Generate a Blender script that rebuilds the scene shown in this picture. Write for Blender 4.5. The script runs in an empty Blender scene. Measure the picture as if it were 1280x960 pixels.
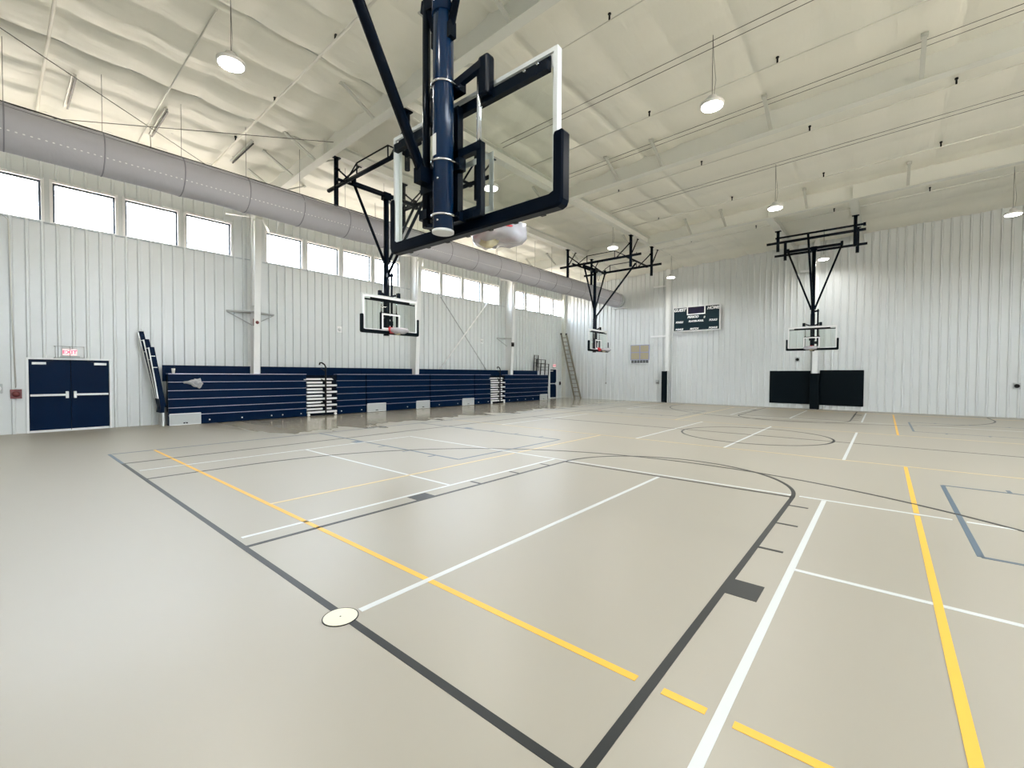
import bpy, bmesh, math, random
from mathutils import Vector, Matrix, noise
random.seed(7)
SC = bpy.context.scene
COL = SC.collection
PI = math.pi

# ---------------------------------------------------------------- materials
def mat(name, color=(.8, .8, .8), rough=.5, metal=0.0, spec=.5, emit=None, estr=0.0, coat=0.0, trans=0.0, alpha=1.0):
    m = bpy.data.materials.new(name)
    m.use_nodes = True
    b = m.node_tree.nodes['Principled BSDF']
    b.inputs['Base Color'].default_value = (*color, 1)
    b.inputs['Roughness'].default_value = rough
    b.inputs['Metallic'].default_value = metal
    b.inputs['Specular IOR Level'].default_value = spec
    b.inputs['Coat Weight'].default_value = coat
    b.inputs['Transmission Weight'].default_value = trans
    b.inputs['Alpha'].default_value = alpha
    if emit:
        b.inputs['Emission Color'].default_value = (*emit, 1)
        b.inputs['Emission Strength'].default_value = estr
    return m

def noisy(name, c1, c2, scale, rough=.5, metal=0.0, spec=.5, bump=0.0, bscale=None, coat=0.0):
    m = mat(name, c1, rough, metal, spec, coat=coat)
    nt = m.node_tree
    b = nt.nodes['Principled BSDF']
    tc = nt.nodes.new('ShaderNodeTexCoord')
    n = nt.nodes.new('ShaderNodeTexNoise')
    n.inputs['Scale'].default_value = scale
    n.inputs['Detail'].default_value = 4
    nt.links.new(tc.outputs['Object'], n.inputs['Vector'])
    mx = nt.nodes.new('ShaderNodeMix'); mx.data_type = 'RGBA'
    mx.inputs[6].default_value = (*c1, 1); mx.inputs[7].default_value = (*c2, 1)
    nt.links.new(n.outputs['Fac'], mx.inputs[0])
    nt.links.new(mx.outputs[2], b.inputs['Base Color'])
    if bump:
        n2 = nt.nodes.new('ShaderNodeTexNoise')
        n2.inputs['Scale'].default_value = bscale or scale
        nt.links.new(tc.outputs['Object'], n2.inputs['Vector'])
        bp = nt.nodes.new('ShaderNodeBump')
        bp.inputs['Strength'].default_value = bump
        nt.links.new(n2.outputs['Fac'], bp.inputs['Height'])
        nt.links.new(bp.outputs['Normal'], b.inputs['Normal'])
    return m

def glass(name, tint, refl=0.08):
    """thin pane: see-through with a fresnel mirror on top"""
    m = bpy.data.materials.new(name); m.use_nodes = True
    nt = m.node_tree; nt.nodes.clear()
    o = nt.nodes.new('ShaderNodeOutputMaterial')
    t = nt.nodes.new('ShaderNodeBsdfTransparent'); t.inputs[0].default_value = (*tint, 1)
    g = nt.nodes.new('ShaderNodeBsdfGlossy'); g.inputs['Roughness'].default_value = .03
    f = nt.nodes.new('ShaderNodeFresnel'); f.inputs[0].default_value = 1.45
    mx = nt.nodes.new('ShaderNodeMixShader')
    ge = nt.nodes.new('ShaderNodeNewGeometry'); k = nt.nodes.new('ShaderNodeMath'); k.operation = 'MULTIPLY'
    iv = nt.nodes.new('ShaderNodeMath'); iv.operation = 'SUBTRACT'; iv.inputs[0].default_value = 1
    nt.links.new(ge.outputs['Backfacing'], iv.inputs[1]); nt.links.new(f.outputs[0], k.inputs[0]); nt.links.new(iv.outputs[0], k.inputs[1])
    nt.links.new(k.outputs[0], mx.inputs[0]); nt.links.new(t.outputs[0], mx.inputs[1]); nt.links.new(g.outputs[0], mx.inputs[2])
    nt.links.new(mx.outputs[0], o.inputs[0])
    return m

M = {}
M['wall'] = noisy('ribbed_metal_paint', (.63, .665, .67), (.68, .71, .715), 1.3, rough=.32, spec=.5)
M['steel'] = noisy('white_primer_steel', (.64, .655, .61), (.69, .70, .65), 2.0, rough=.5)
M['trim'] = mat('white_trim_metal', (.80, .82, .83), .4)
M['sill'] = mat('grey_sill_metal', (.45, .50, .53), .4)
M['bracesteel'] = mat('grey_brace_steel', (.47, .48, .44), .5)
M['colsteel'] = noisy('white_painted_column', (.76, .78, .78), (.80, .82, .81), 2.0, rough=.4)
M['sash'] = mat('dark_blue_grey_sash', (.035, .05, .075), .4)
M['bracket'] = mat('grey_bracket_steel', (.38, .40, .40), .5)
M['darkpipe'] = mat('dark_grey_pipe', (.10, .10, .10), .5)
M['navy'] = noisy('navy_powder_coat', (.0015, .014, .045), (.002, .018, .056), 6, rough=.2, spec=.3, coat=.08)
M['navydark'] = noisy('dark_navy_powder_coat', (.0015, .004, .010), (.0015, .005, .011), 6, rough=.25, spec=.11)
M['bleach'] = noisy('navy_seat_plastic', (.0008, .0085, .030), (.001, .0115, .040), 1.2, rough=.32, spec=.04)
M['pad'] = noisy('navy_vinyl_pad', (.0008, .003, .008), (.001, .004, .011), 5, rough=.28, spec=.07)
M['padblk'] = noisy('black_vinyl_pad', (.001, .004, .006), (.0015, .005, .008), 5, rough=.45, spec=.08)
M['chrome'] = mat('chrome_metal', (.75, .76, .78), .18, 1.0)
M['alu'] = mat('brushed_aluminium', (.70, .72, .72), .4, .25)
M['nosing'] = mat('anodised_nosing_strip', (.36, .34, .43), .35, .6)
M['greybox'] = noisy('grey_access_panel_paint', (.42, .45, .46), (.47, .50, .51), 9, rough=.45)
M['tread'] = noisy('silver_step_tread', (.72, .73, .74), (.80, .81, .81), 20, rough=.5)
M['black'] = mat('black_coated_metal', (.003, .0035, .004), .35, spec=.25)
M['white'] = mat('white_plastic', (.85, .85, .85), .4)
M['red'] = mat('red_rim_enamel', (.55, .03, .04), .35)
M['alarm'] = mat('dark_red_alarm_plastic', (.16, .03, .03), .4)
M['bag'] = noisy('milky_plastic_wrap', (.50, .49, .53), (.62, .62, .68), 14, rough=.22, bump=.5, bscale=22)
M['bag'].node_tree.nodes['Principled BSDF'].inputs['Alpha'].default_value = .72
M['netwad'] = noisy('cream_net_cord', (.50, .44, .28), (.70, .64, .45), 30, rough=.8)
M['boardglass'] = glass('tempered_backboard_glass', (.945, .968, .95))
M['pane'] = glass('window_pane_glass', (.97, .985, 1.0))
M['cloth'] = noisy('grey_crumpled_cloth', (.30, .31, .33), (.42, .43, .45), 8, rough=.9)
M['lampbody'] = mat('white_lamp_housing', (.75, .75, .74), .5)
M['lens'] = mat('lit_lamp_lens', (1, 1, 1), .5, emit=(1, .98, .92), estr=28)
M['wire'] = mat('dark_steel_cable', (.10, .10, .09), .6)
M['conduit'] = mat('galvanised_conduit', (.62, .62, .58), .4, .3)
M['pipe'] = mat('cream_sprinkler_pipe', (.66, .65, .58), .5)
M['exit'] = mat('exit_face_lit', (.9, .7, .7), .5, emit=(1, .62, .62), estr=.75)
M['exitred'] = mat('exit_letters_lit', (.9, .05, .1), .5, emit=(1, .08, .16), estr=1.3)
M['sbgreen'] = mat('scoreboard_dark_face', (.004, .018, .026), .5, spec=.2)
M['sbwhite'] = mat('scoreboard_lettering', (.85, .87, .88), .5)
M['sbscreen'] = mat('scoreboard_clock_glass', (.012, .010, .03), .2)
M['tan'] = noisy('tan_cloth_backing', (.34, .30, .20), (.40, .35, .24), 10, rough=.8)
M['bluetape'] = mat('blue_grey_tape', (.25, .28, .48), .6)
M['cap'] = noisy('cream_cover_plate', (.80, .78, .58), (.84, .82, .62), 12, rough=.35)
M['label'] = mat('paper_label', (.75, .75, .72), .6)
M['wood'] = noisy('weathered_fiberglass', (.17, .16, .12), (.24, .22, .17), 8, rough=.7)
M['clear'] = mat('grey_rail_infill', (.62, .65, .66), .4)
# floor paints
FP = dict(rough=.42, spec=.4)
M['pblack'] = mat('black_floor_paint', (.013, .016, .017), **FP)
M['pblue'] = mat('slate_blue_floor_paint', (.085, .13, .18), **FP)
M['pwhite'] = mat('white_floor_paint', (.64, .675, .68), **FP)
M['pyellow_glare'] = mat('glare_paled_yellow_paint', (.66, .53, .28), **FP)  # yellow line paint with the pale floor glare put into its colour
M['pyellow'] = mat('yellow_floor_paint', (.80, .47, .06), **FP)

def floor_material():
    m = mat('poured_urethane_floor', (.5, .48, .42), .3, spec=.8)
    nt = m.node_tree; b = nt.nodes['Principled BSDF']; N = nt.nodes.new; L = nt.links.new
    tc = N('ShaderNodeTexCoord'); sx = N('ShaderNodeSeparateXYZ'); L(tc.outputs['Object'], sx.inputs[0])
    n1 = N('ShaderNodeTexNoise'); n1.inputs['Scale'].default_value = .35; n1.inputs['Detail'].default_value = 5
    L(tc.outputs['Object'], n1.inputs['Vector'])
    mx = N('ShaderNodeMix'); mx.data_type = 'RGBA'
    mx.inputs[6].default_value = (.338, .314, .258, 1); mx.inputs[7].default_value = (.362, .338, .282, 1)
    L(n1.outputs['Fac'], mx.inputs[0])
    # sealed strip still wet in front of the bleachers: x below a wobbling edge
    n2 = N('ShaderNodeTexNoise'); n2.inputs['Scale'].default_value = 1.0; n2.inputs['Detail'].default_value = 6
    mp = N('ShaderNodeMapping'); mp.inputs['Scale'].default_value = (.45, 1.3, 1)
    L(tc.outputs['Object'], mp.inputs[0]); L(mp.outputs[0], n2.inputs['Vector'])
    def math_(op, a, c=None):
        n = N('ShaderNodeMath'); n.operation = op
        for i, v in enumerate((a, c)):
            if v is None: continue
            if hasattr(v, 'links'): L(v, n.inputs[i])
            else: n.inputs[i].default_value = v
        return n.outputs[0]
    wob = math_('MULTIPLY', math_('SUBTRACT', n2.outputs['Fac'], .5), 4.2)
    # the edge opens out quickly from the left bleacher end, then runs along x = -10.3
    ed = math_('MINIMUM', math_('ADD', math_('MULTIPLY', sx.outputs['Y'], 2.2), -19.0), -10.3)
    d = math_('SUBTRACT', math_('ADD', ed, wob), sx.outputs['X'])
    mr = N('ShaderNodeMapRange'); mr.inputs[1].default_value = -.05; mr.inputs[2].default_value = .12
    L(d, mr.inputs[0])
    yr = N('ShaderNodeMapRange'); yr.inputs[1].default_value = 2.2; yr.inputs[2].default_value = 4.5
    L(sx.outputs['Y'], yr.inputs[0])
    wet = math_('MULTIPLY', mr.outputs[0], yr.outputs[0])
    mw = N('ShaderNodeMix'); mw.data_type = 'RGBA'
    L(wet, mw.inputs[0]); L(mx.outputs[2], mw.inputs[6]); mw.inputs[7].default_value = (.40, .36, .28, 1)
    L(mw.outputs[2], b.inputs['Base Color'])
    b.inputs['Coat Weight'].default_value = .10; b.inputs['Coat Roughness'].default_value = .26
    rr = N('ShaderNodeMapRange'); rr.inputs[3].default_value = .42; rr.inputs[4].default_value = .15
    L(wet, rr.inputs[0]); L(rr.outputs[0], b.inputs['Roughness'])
    return m
M['floor'] = floor_material()

def ceiling_material():
    m = noisy('white_vinyl_insulation_facing', (.74, .735, .66), (.79, .785, .71), .8, rough=.42, spec=.4)
    nt = m.node_tree; b = nt.nodes['Principled BSDF']
    tc = nt.nodes.new('ShaderNodeTexCoord')
    mp = nt.nodes.new('ShaderNodeMapping'); mp.inputs['Scale'].default_value = (5.0, .8, 1)
    n = nt.nodes.new('ShaderNodeTexNoise'); n.inputs['Scale'].default_value = 2.5; n.inputs['Detail'].default_value = 3
    nt.links.new(tc.outputs['Object'], mp.inputs[0]); nt.links.new(mp.outputs[0], n.inputs['Vector'])
    bp = nt.nodes.new('ShaderNodeBump'); bp.inputs['Strength'].default_value = .35; bp.inputs['Distance'].default_value = .03
    nt.links.new(n.outputs['Fac'], bp.inputs['Height']); nt.links.new(bp.outputs['Normal'], b.inputs['Normal'])
    return m
M['ceil'] = ceiling_material()

def duct_material():
    m = mat('grey_duct_fabric', (.50, .50, .55), .8, spec=.2)
    nt = m.node_tree; b = nt.nodes['Principled BSDF']
    tc = nt.nodes.new('ShaderNodeTexCoord')
    n = nt.nodes.new('ShaderNodeTexNoise'); n.inputs['Scale'].default_value = 2.0; n.inputs['Detail'].default_value = 3
    n.inputs['Distortion'].default_value = 1.0
    nt.links.new(tc.outputs['Object'], n.inputs['Vector'])
    bp = nt.nodes.new('ShaderNodeBump'); bp.inputs['Strength'].default_value = .25; bp.inputs['Distance'].default_value = .05
    nt.links.new(n.outputs['Fac'], bp.inputs['Height']); nt.links.new(bp.outputs['Normal'], b.inputs['Normal'])
    return m
M['duct'] = duct_material()
M['ductdark'] = mat('grey_duct_seam', (.27, .27, .31), .8)
M['ductedge'] = mat('black_duct_track', (.02, .02, .02), .6)

# ---------------------------------------------------------------- mesh builder
class MB:
    def __init__(self):
        self.v = []; self.f = []; self.s = []
    def add(self, vs, fs, smooth=False):
        o = len(self.v)
        self.v += [tuple(x) for x in vs]
        for f in fs:
            self.f.append([i + o for i in f]); self.s.append(smooth)
        return self
    def box(self, x0, x1, y0, y1, z0, z1):
        x0, x1 = min(x0, x1), max(x0, x1); y0, y1 = min(y0, y1), max(y0, y1); z0, z1 = min(z0, z1), max(z0, z1)
        vs = [(x, y, z) for z in (z0, z1) for y in (y0, y1) for x in (x0, x1)]
        return self.add(vs, [(0, 2, 3, 1), (4, 5, 7, 6), (0, 1, 5, 4), (2, 6, 7, 3), (0, 4, 6, 2), (1, 3, 7, 5)])
    def bbox(self, x0, x1, y0, y1, z0, z1, c=.01):
        """box with chamfered edges (octagonal in every section)"""
        bm = bmesh.new()
        bmesh.ops.create_cube(bm, size=1)
        for v in bm.verts:
            v.co = Vector(((x0 + x1) / 2 + v.co.x * (x1 - x0), (y0 + y1) / 2 + v.co.y * (y1 - y0), (z0 + z1) / 2 + v.co.z * (z1 - z0)))
        bmesh.ops.bevel(bm, geom=list(bm.edges), offset=c, segments=2, affect='EDGES', profile=.5)
        bm.verts.index_update()
        self.add([v.co[:] for v in bm.verts], [[v.index for v in f.verts] for f in bm.faces], False)
        bm.free(); return self
    def bar(self, a, b, w, h=None, up=(0, 0, 1)):
        """rectangular bar from a to b"""
        h = w if h is None else h
        a = Vector(a); b = Vector(b); d = (b - a).normalized()
        u = Vector(up)
        if abs(d.dot(u)) > .98: u = Vector((0, 1, 0)) if abs(d.y) < .9 else Vector((1, 0, 0))
        s = d.cross(u).normalized(); u = s.cross(d).normalized()
        vs = []
        for p in (a, b):
            for i, j in ((-1, -1), (1, -1), (1, 1), (-1, 1)):
                vs.append(p + s * (i * w / 2) + u * (j * h / 2))
        return self.add(vs, [(3, 2, 1, 0), (4, 5, 6, 7), (0, 1, 5, 4), (1, 2, 6, 5), (2, 3, 7, 6), (3, 0, 4, 7)])
    def tube(self, pts, r, seg=10, cap=True, closed=False):
        pts = [Vector(p) for p in pts]; n = len(pts); rs = r if isinstance(r, (list, tuple)) else [r] * n
        rings = []; prev = None
        for i, p in enumerate(pts):
            if closed: d = pts[(i + 1) % n] - pts[i - 1]
            else: d = pts[min(i + 1, n - 1)] - pts[max(i - 1, 0)]
            d.normalize()
            if prev is None:
                u = Vector((0, 0, 1)) if abs(d.z) < .9 else Vector((1, 0, 0))
            else: u = prev
            s = d.cross(u).normalized(); u = s.cross(d).normalized(); prev = u
            rings.append([p + (s * math.cos(2 * PI * k / seg) + u * math.sin(2 * PI * k / seg)) * rs[i] for k in range(seg)])
        o = len(self.v)
        for rg in rings: self.v += [tuple(x) for x in rg]
        for i in range(n if closed else n - 1):
            j = (i + 1) % n
            for k in range(seg):
                l = (k + 1) % seg
                self.f.append([o + i * seg + k, o + i * seg + l, o + j * seg + l, o + j * seg + k]); self.s.append(True)
        if cap and not closed:
            self.f.append([o + k for k in range(seg)][::-1]); self.s.append(False)
            self.f.append([o + (n - 1) * seg + k for k in range(seg)]); self.s.append(False)
        return self
    def lathe(self, c, prof, seg=24, axis='z'):
        """profile of (radius, height) about an axis through c"""
        o = len(self.v); c = Vector(c)
        for r, h in prof:
            for k in range(seg):
                a = 2 * PI * k / seg
                x, y = r * math.cos(a), r * math.sin(a)
                q = {'z': (x, y, h), 'x': (h, x, y), 'y': (y, h, x)}[axis]
                self.v.append(tuple(c + Vector(q)))
        for i in range(len(prof) - 1):
            for k in range(seg):
                l = (k + 1) % seg
                self.f.append([o + i * seg + k, o + i * seg + l, o + (i + 1) * seg + l, o + (i + 1) * seg + k]); self.s.append(True)
        self.f.append([o + k for k in range(seg)][::-1]); self.s.append(False)
        self.f.append([o + (len(prof) - 1) * seg + k for k in range(seg)]); self.s.append(False)
        return self
    def prism(self, poly, h0, h1, axis='z'):
        """polygon of 2-d points extruded along an axis: z->(x,y,h) x->(h,y,z) y->(x,h,z)"""
        n = len(poly)
        def P(p, h): return {'z': (p[0], p[1], h), 'x': (h, p[0], p[1]), 'y': (p[0], h, p[1])}[axis]
        vs = [P(p, h0) for p in poly] + [P(p, h1) for p in poly]
        fs = [list(range(n))[::-1], list(range(n, 2 * n))] + [(i, (i + 1) % n, (i + 1) % n + n, i + n) for i in range(n)]
        return self.add(vs, fs)
    def strip(self, outer, inner, z0, z1):
        """flat band between two polylines of equal length, with thickness"""
        n = len(outer); o = len(self.v)
        for z in (z0, z1):
            self.v += [(x, y, z) for x, y in outer] + [(x, y, z) for x, y in inner]
        for i in range(n - 1):
            a, b, c, d = o + i, o + i + 1, o + n + i + 1, o + n + i
            t = 2 * n
            for f in ((a + t, b + t, c + t, d + t), (a, d, c, b), (a, b, b + t, a + t), (d, d + t, c + t, c)):
                self.f.append(list(f)); self.s.append(False)
        return self
    def build(self, name, m, parent=None, loc=None):
        me = bpy.data.meshes.new(name)
        me.from_pydata(self.v, [], self.f); me.update()
        bm = bmesh.new(); bm.from_mesh(me); bmesh.ops.recalc_face_normals(bm, faces=bm.faces); bm.to_mesh(me); bm.free()
        for p, s in zip(me.polygons, self.s): p.use_smooth = s
        for mm in (m if isinstance(m, (list, tuple)) else [m]):
            me.materials.append(M[mm] if isinstance(mm, str) else mm)
        o = bpy.data.objects.new(name, me); COL.objects.link(o)
        if parent is not None: o.parent = parent
        if loc: o.location = loc
        return o

def tag(o, label, cat, group=None, kind=None):
    o['label'] = label; o['category'] = cat
    if group: o['group'] = group
    if kind: o['kind'] = kind
    return o
def struct(o, label=None, cat=None):
    o['kind'] = 'structure'
    if label: o['label'] = label
    if cat: o['category'] = cat
    return o
def empty(name, loc=(0, 0, 0), rz=0):
    o = bpy.data.objects.new(name, None); COL.objects.link(o)
    o.location = loc; o.rotation_euler = (0, 0, rz); o.empty_display_size = .2
    return o

def text_mb(s, size, shear=0.0, extrude=.004, bold=0.0):
    cu = bpy.data.curves.new('lettering', 'FONT')
    cu.body = s; cu.size = size; cu.align_x = 'CENTER'; cu.align_y = 'CENTER'; cu.extrude = extrude; cu.shear = shear; cu.offset = bold
    ob = bpy.data.objects.new('lettering', cu); COL.objects.link(ob)
    bpy.context.view_layer.update()
    me = bpy.data.meshes.new_from_object(ob)
    mb = MB(); mb.add([v.co[:] for v in me.vertices], [list(p.vertices) for p in me.polygons])
    bpy.data.objects.remove(ob); bpy.data.curves.remove(cu); bpy.data.meshes.remove(me)
    return mb
def xform(mb, f):
    mb.v = [f(*v) for v in mb.v]; return mb

# ---------------------------------------------------------------- the room
XW, XR, YF, YN = -15.72, 16.0, 26.25, -5.2
def roofz(x): return 8.98 + .03 * x
def rafz(x): return 8.38 + .03 * x
WZ0, WZ1 = 6.04, 7.25

def rib_profile(a, b, pitch=.305, depth=.052, start=0.0):
    """offset profile of a ribbed panel along [a,b]: list of (pos, depth)"""
    pts = [(a, 0)]
    k = math.ceil((a - start) / pitch)
    p = start + k * pitch
    while p + .05 < b:
        if p - .05 > a:
            pts += [(p - .042, 0), (p - .024, depth), (p + .024, depth), (p + .042, 0)]
        p += pitch
    pts.append((b, 0))
    return pts

def ribbed(mb, axis, plane, sign, a, b, z0, z1, start=0.0, back=.12):
    """ribbed sheet with real depth; plane coordinate of the flats, ribs stand out towards sign"""
    pr = rib_profile(a, b, start=start)
    zt = z1 if callable(z1) else (lambda p: z1)
    n = len(pr); vs = []
    for p, d in pr:
        for z in (z0, zt(p)):
            vs.append((plane + sign * d, p, z) if axis == 'x' else (p, plane + sign * d, z))
    for p in (a, b):
        for z in (z0, zt(p)):
            vs.append((plane - sign * back, p, z) if axis == 'x' else (p, plane - sign * back, z))
    fs = [(2 * i, 2 * i + 2, 2 * i + 3, 2 * i + 1) for i in range(n - 1)]
    B = 2 * n
    fs.append((B, B + 1, B + 3, B + 2))
    fs += [(0, 1, B + 1, B), (2 * n - 2, B + 2, B + 3, 2 * n - 1)]
    fs.append([2 * i + 1 for i in range(n)] + [B + 3, B + 1])
    fs.append([2 * i for i in range(n)][::-1] + [B, B + 2])
    return mb.add(vs, fs)

# windows: four per 7.38 m bay
WIN = []
for base in (-2.02 - 7.38, -2.02, 5.36, 12.74, 20.12):
    for k in range(4):
        y0 = base + k * 1.595
        if y0 > YN + .3: WIN.append((y0, y0 + 1.43))
D1 = (-.93, .77, 2.10)       # left double door: y0,y1,top
D2 = (24.50, 25.34, 2.10)    # far single door

def wall_left():
    mb = MB()
    segs = [(YN, D1[0] - .05), (D1[1] + .05, D2[0] - .05), (D2[1] + .05, YF)]
    for a, b in segs: ribbed(mb, 'x', XW, 1, a, b, 0, WZ0)
    for d in (D1, D2): ribbed(mb, 'x', XW, 1, d[0] - .05, d[1] + .05, d[2] + .05, WZ0)
    ribbed(mb, 'x', XW, 1, YN, YF, WZ1, 8.75)
    last = YN
    for y0, y1 in WIN + [(YF, YF)]:
        if y0 - last > .02: ribbed(mb, 'x', XW, 1, last, y0, WZ0, WZ1, back=.12)
        last = y1
    return struct(mb.build('wall_left', 'wall'))
wl = wall_left()
mb = MB(); mb.box(XW - .1, XW + .045, YN, YF, WZ0 - .035, WZ0 - .005); struct(mb.build('trim_1', 'sill'), 'grey sill strip running under the high left windows', 'trim')

mb = MB(); ribbed(mb, 'y', YF, -1, XW - .12, XR, 0, lambda x: roofz(x) + .1, start=.1); struct(mb.build('wall_far', 'wall'))
mb = MB(); ribbed(mb, 'y', YN, 1, XW - .12, XR, 0, lambda x: roofz(x) + .1); struct(mb.build('wall_near', 'wall'))
# right wall, outside the picture, its windows are added to light the hall
mb = MB(); RW = []
for y0, y1 in WIN[:11]: RW.append((y0, y1))
RZ0 = 3.8
ribbed(mb, 'x', XR, -1, YN, YF, 0, RZ0); ribbed(mb, 'x', XR, -1, YN, YF, WZ1, 9.6)
last = YN
for y0, y1 in RW + [(YF, YF)]:
    ribbed(mb, 'x', XR, -1, last, y0, RZ0, WZ1); last = y1
struct(mb.build('wall_right', 'wall'))

def window(n, x, y0, y1, z0, z1, sgn):
    r = empty('window_%d' % n, (x, (y0 + y1) / 2, z0)); struct(r)
    h = (y1 - y0) / 2; H = z1 - z0; f = MB()
    # deep metal return around the opening, then the sash
    a, b = sgn * .035, -sgn * .12
    for s in (-1, 1): f.box(a, b, s * h, s * (h - .035), 0, H)
    f.box(a, b, -h + .035, h - .035, H - .035, H); f.box(a, b, -h + .035, h - .035, 0, .03)
    p0, p1 = -sgn * .01, sgn * .03
    for s in (-1, 1): f.box(p0, p1, s * (h - .004), s * (h + .03), -.0, H + .04)
    f.box(p0, p1, -h + .004, h - .004, H - .004, H + .04)
    f.build('frame', 'white', r)
    g = MB(); c, d = -sgn * .05, -sgn * .09
    for s in (-1, 1): g.box(c, d, s * (h - .035), s * (h - .085), .03, H - .035)
    g.box(c, d, -h + .06, h - .06, H - .09, H - .035); g.box(c, d, -h + .06, h - .06, .03, .05)
    g.build('sash', 'sash', r)
    p = MB(); p.box(-sgn * .066, -sgn * .072, -h + .06, h - .06, .05, H - .06); p.build('pane', 'pane', r)
n = 1
for y0, y1 in WIN: window(n, XW, y0, y1, WZ0, WZ1, 1); n += 1
for y0, y1 in RW: window(n, XR, y0, y1, RZ0, WZ1, -1); n += 1  # unseen windows added as daylight sources on the right

# floor slab
mb = MB(); mb.box(XW - .12, XR + .1, YN - .1, YF + .12, -.12, 0); FLOOR = struct(mb.build('floor', 'floor'))

# ceiling: insulation facing bulging down between the bands that carry it
def ceiling():
    mb = MB(); dx, dy = .09, .115
    nx = int((XR - XW) / dx) + 1; ny = int((YF - YN) / dy) + 1
    PX, PY = 1.2, 1.23
    for i in range(nx + 1):
        x = min(XW + i * dx, XR)
        for j in range(ny + 1):
            y = min(YN + j * dy, YF)
            u = ((x + 10.5) / PX) % 1.0; w = ((y - .6) / PY) % 1.0
            amp = 1.0 if x < -6 else max(.35, 1 - (x + 6) * .12)
            nz = noise.noise(Vector((math.floor((x + 10.5) / PX) * 3.1, math.floor((y - .6) / PY) * 1.7, 0)))
            bx = abs(math.sin(PI * u)) ** .34
            by = abs(math.sin(PI * w)) ** .7
            by2 = .45 + .55 * by
            sag = (.13 + .05 * nz) * bx * by2 + .03 * by
            sag += .05 * (1 - abs(math.sin(PI * u * 2)) ** .5) * (1 if .25 < u < .75 else 0) * (1 - by)
            wr = .02 * noise.noise(Vector((x * 4.5, y * .9 + x * .6, 1.3)))
            z = roofz(x) - amp * (sag + wr)
            e = max(0, min(1, (y - (YF - 1.35)) / 1.35)); z -= .25 * e ** .8
            mb.v.append((x, y, z))
    w_ = ny + 1
    for i in range(nx):
        for j in range(ny):
            a = i * w_ + j
            mb.f.append([a, a + 1, a + w_ + 1, a + w_]); mb.s.append(True)
    o = mb.build('ceiling', 'ceil')
    # make the facing look down
    if o.data.polygons[0].normal.z > 0: o.data.flip_normals()
    struct(o)
    k = 0; x = -10.5 - PX * 4
    while x < XR - .3:          # carrying bands pressed into the creases
        if XW + .3 < x < -5.2:
            b = MB(); b.add([(x + d, y, roofz(x) - .022 - t) for t in (0, .006) for y in (YN, YF - 1.4) for d in (-.014, .014)], [(0, 1, 3, 2), (4, 6, 7, 5), (0, 4, 5, 1), (2, 3, 7, 6), (0, 2, 6, 4), (1, 5, 7, 3)])
            b.build('liner_band', 'bracesteel', o)
        x += PX
    return o
ceiling()
mb = MB(); mb.prism([(XW - .2, roofz(XW) + .35), (XR + .2, roofz(XR) + .35), (XR + .2, roofz(XR) + .45), (XW - .2, roofz(XW) + .45)], YN - .2, YF + .2, 'y')
struct(mb.build('roof', 'steel'))

# ---------------------------------------------------------------- steel frame
FR = [(-2.6, 'frame behind the camera'), (4.80, 'first'), (12.20, 'second'), (19.55, 'third')]
def rafter(y, label):
    mb = MB(); fw = .11
    pts = [(-15.05, 7.35), (-14.0, 7.78), (-12.9, 7.93), (-11.0, rafz(-11)), (-6, rafz(-6)), (XR - .1, rafz(XR))]
    for (x0, z0), (x1, z1) in zip(pts, pts[1:]):
        t0, t1 = roofz(x0) + .05, roofz(x1) + .05
        mb.add([(x0, y - .006, z0), (x1, y - .006, z1), (x1, y - .006, t1), (x0, y - .006, t0), (x0, y + .006, z0), (x1, y + .006, z1), (x1, y + .006, t1), (x0, y + .006, t0)],
               [(0, 1, 2, 3), (4, 7, 6, 5), (0, 4, 5, 1), (3, 2, 6, 7), (0, 3, 7, 4), (1, 5, 6, 2)])
        mb.add([(x, yy, z) for x, z in ((x0, z0), (x1, z1)) for yy in (y - fw, y + fw) for z in (z, z - .016)],
               [(0, 2, 6, 4), (1, 5, 7, 3), (0, 1, 3, 2), (4, 6, 7, 5), (0, 4, 5, 1), (2, 3, 7, 6)])
    for x in ((-9.75, -6.3) if 0 < y < 15 else (-9.75, -6.3, -1.05, 1.75)): mb.box(x - .005, x + .005, y - fw, y + fw, rafz(x), roofz(x) - .15)
    o = mb.build('roof_rafter', 'steel'); struct(o, label, 'rafter'); o['group'] = 'white roof rafters'
    return o
rafter(FR[0][0], 'white steel roof rafter behind the camera')
rafter(FR[1][0], 'nearest white steel roof rafter, crossing above and behind the large near hoop')
rafter(FR[2][0], 'second white steel roof rafter, just in front of the far left hoop frame')
rafter(FR[3][0], 'farthest white steel roof rafter, meeting the hoop frame by the far wall')

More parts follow.
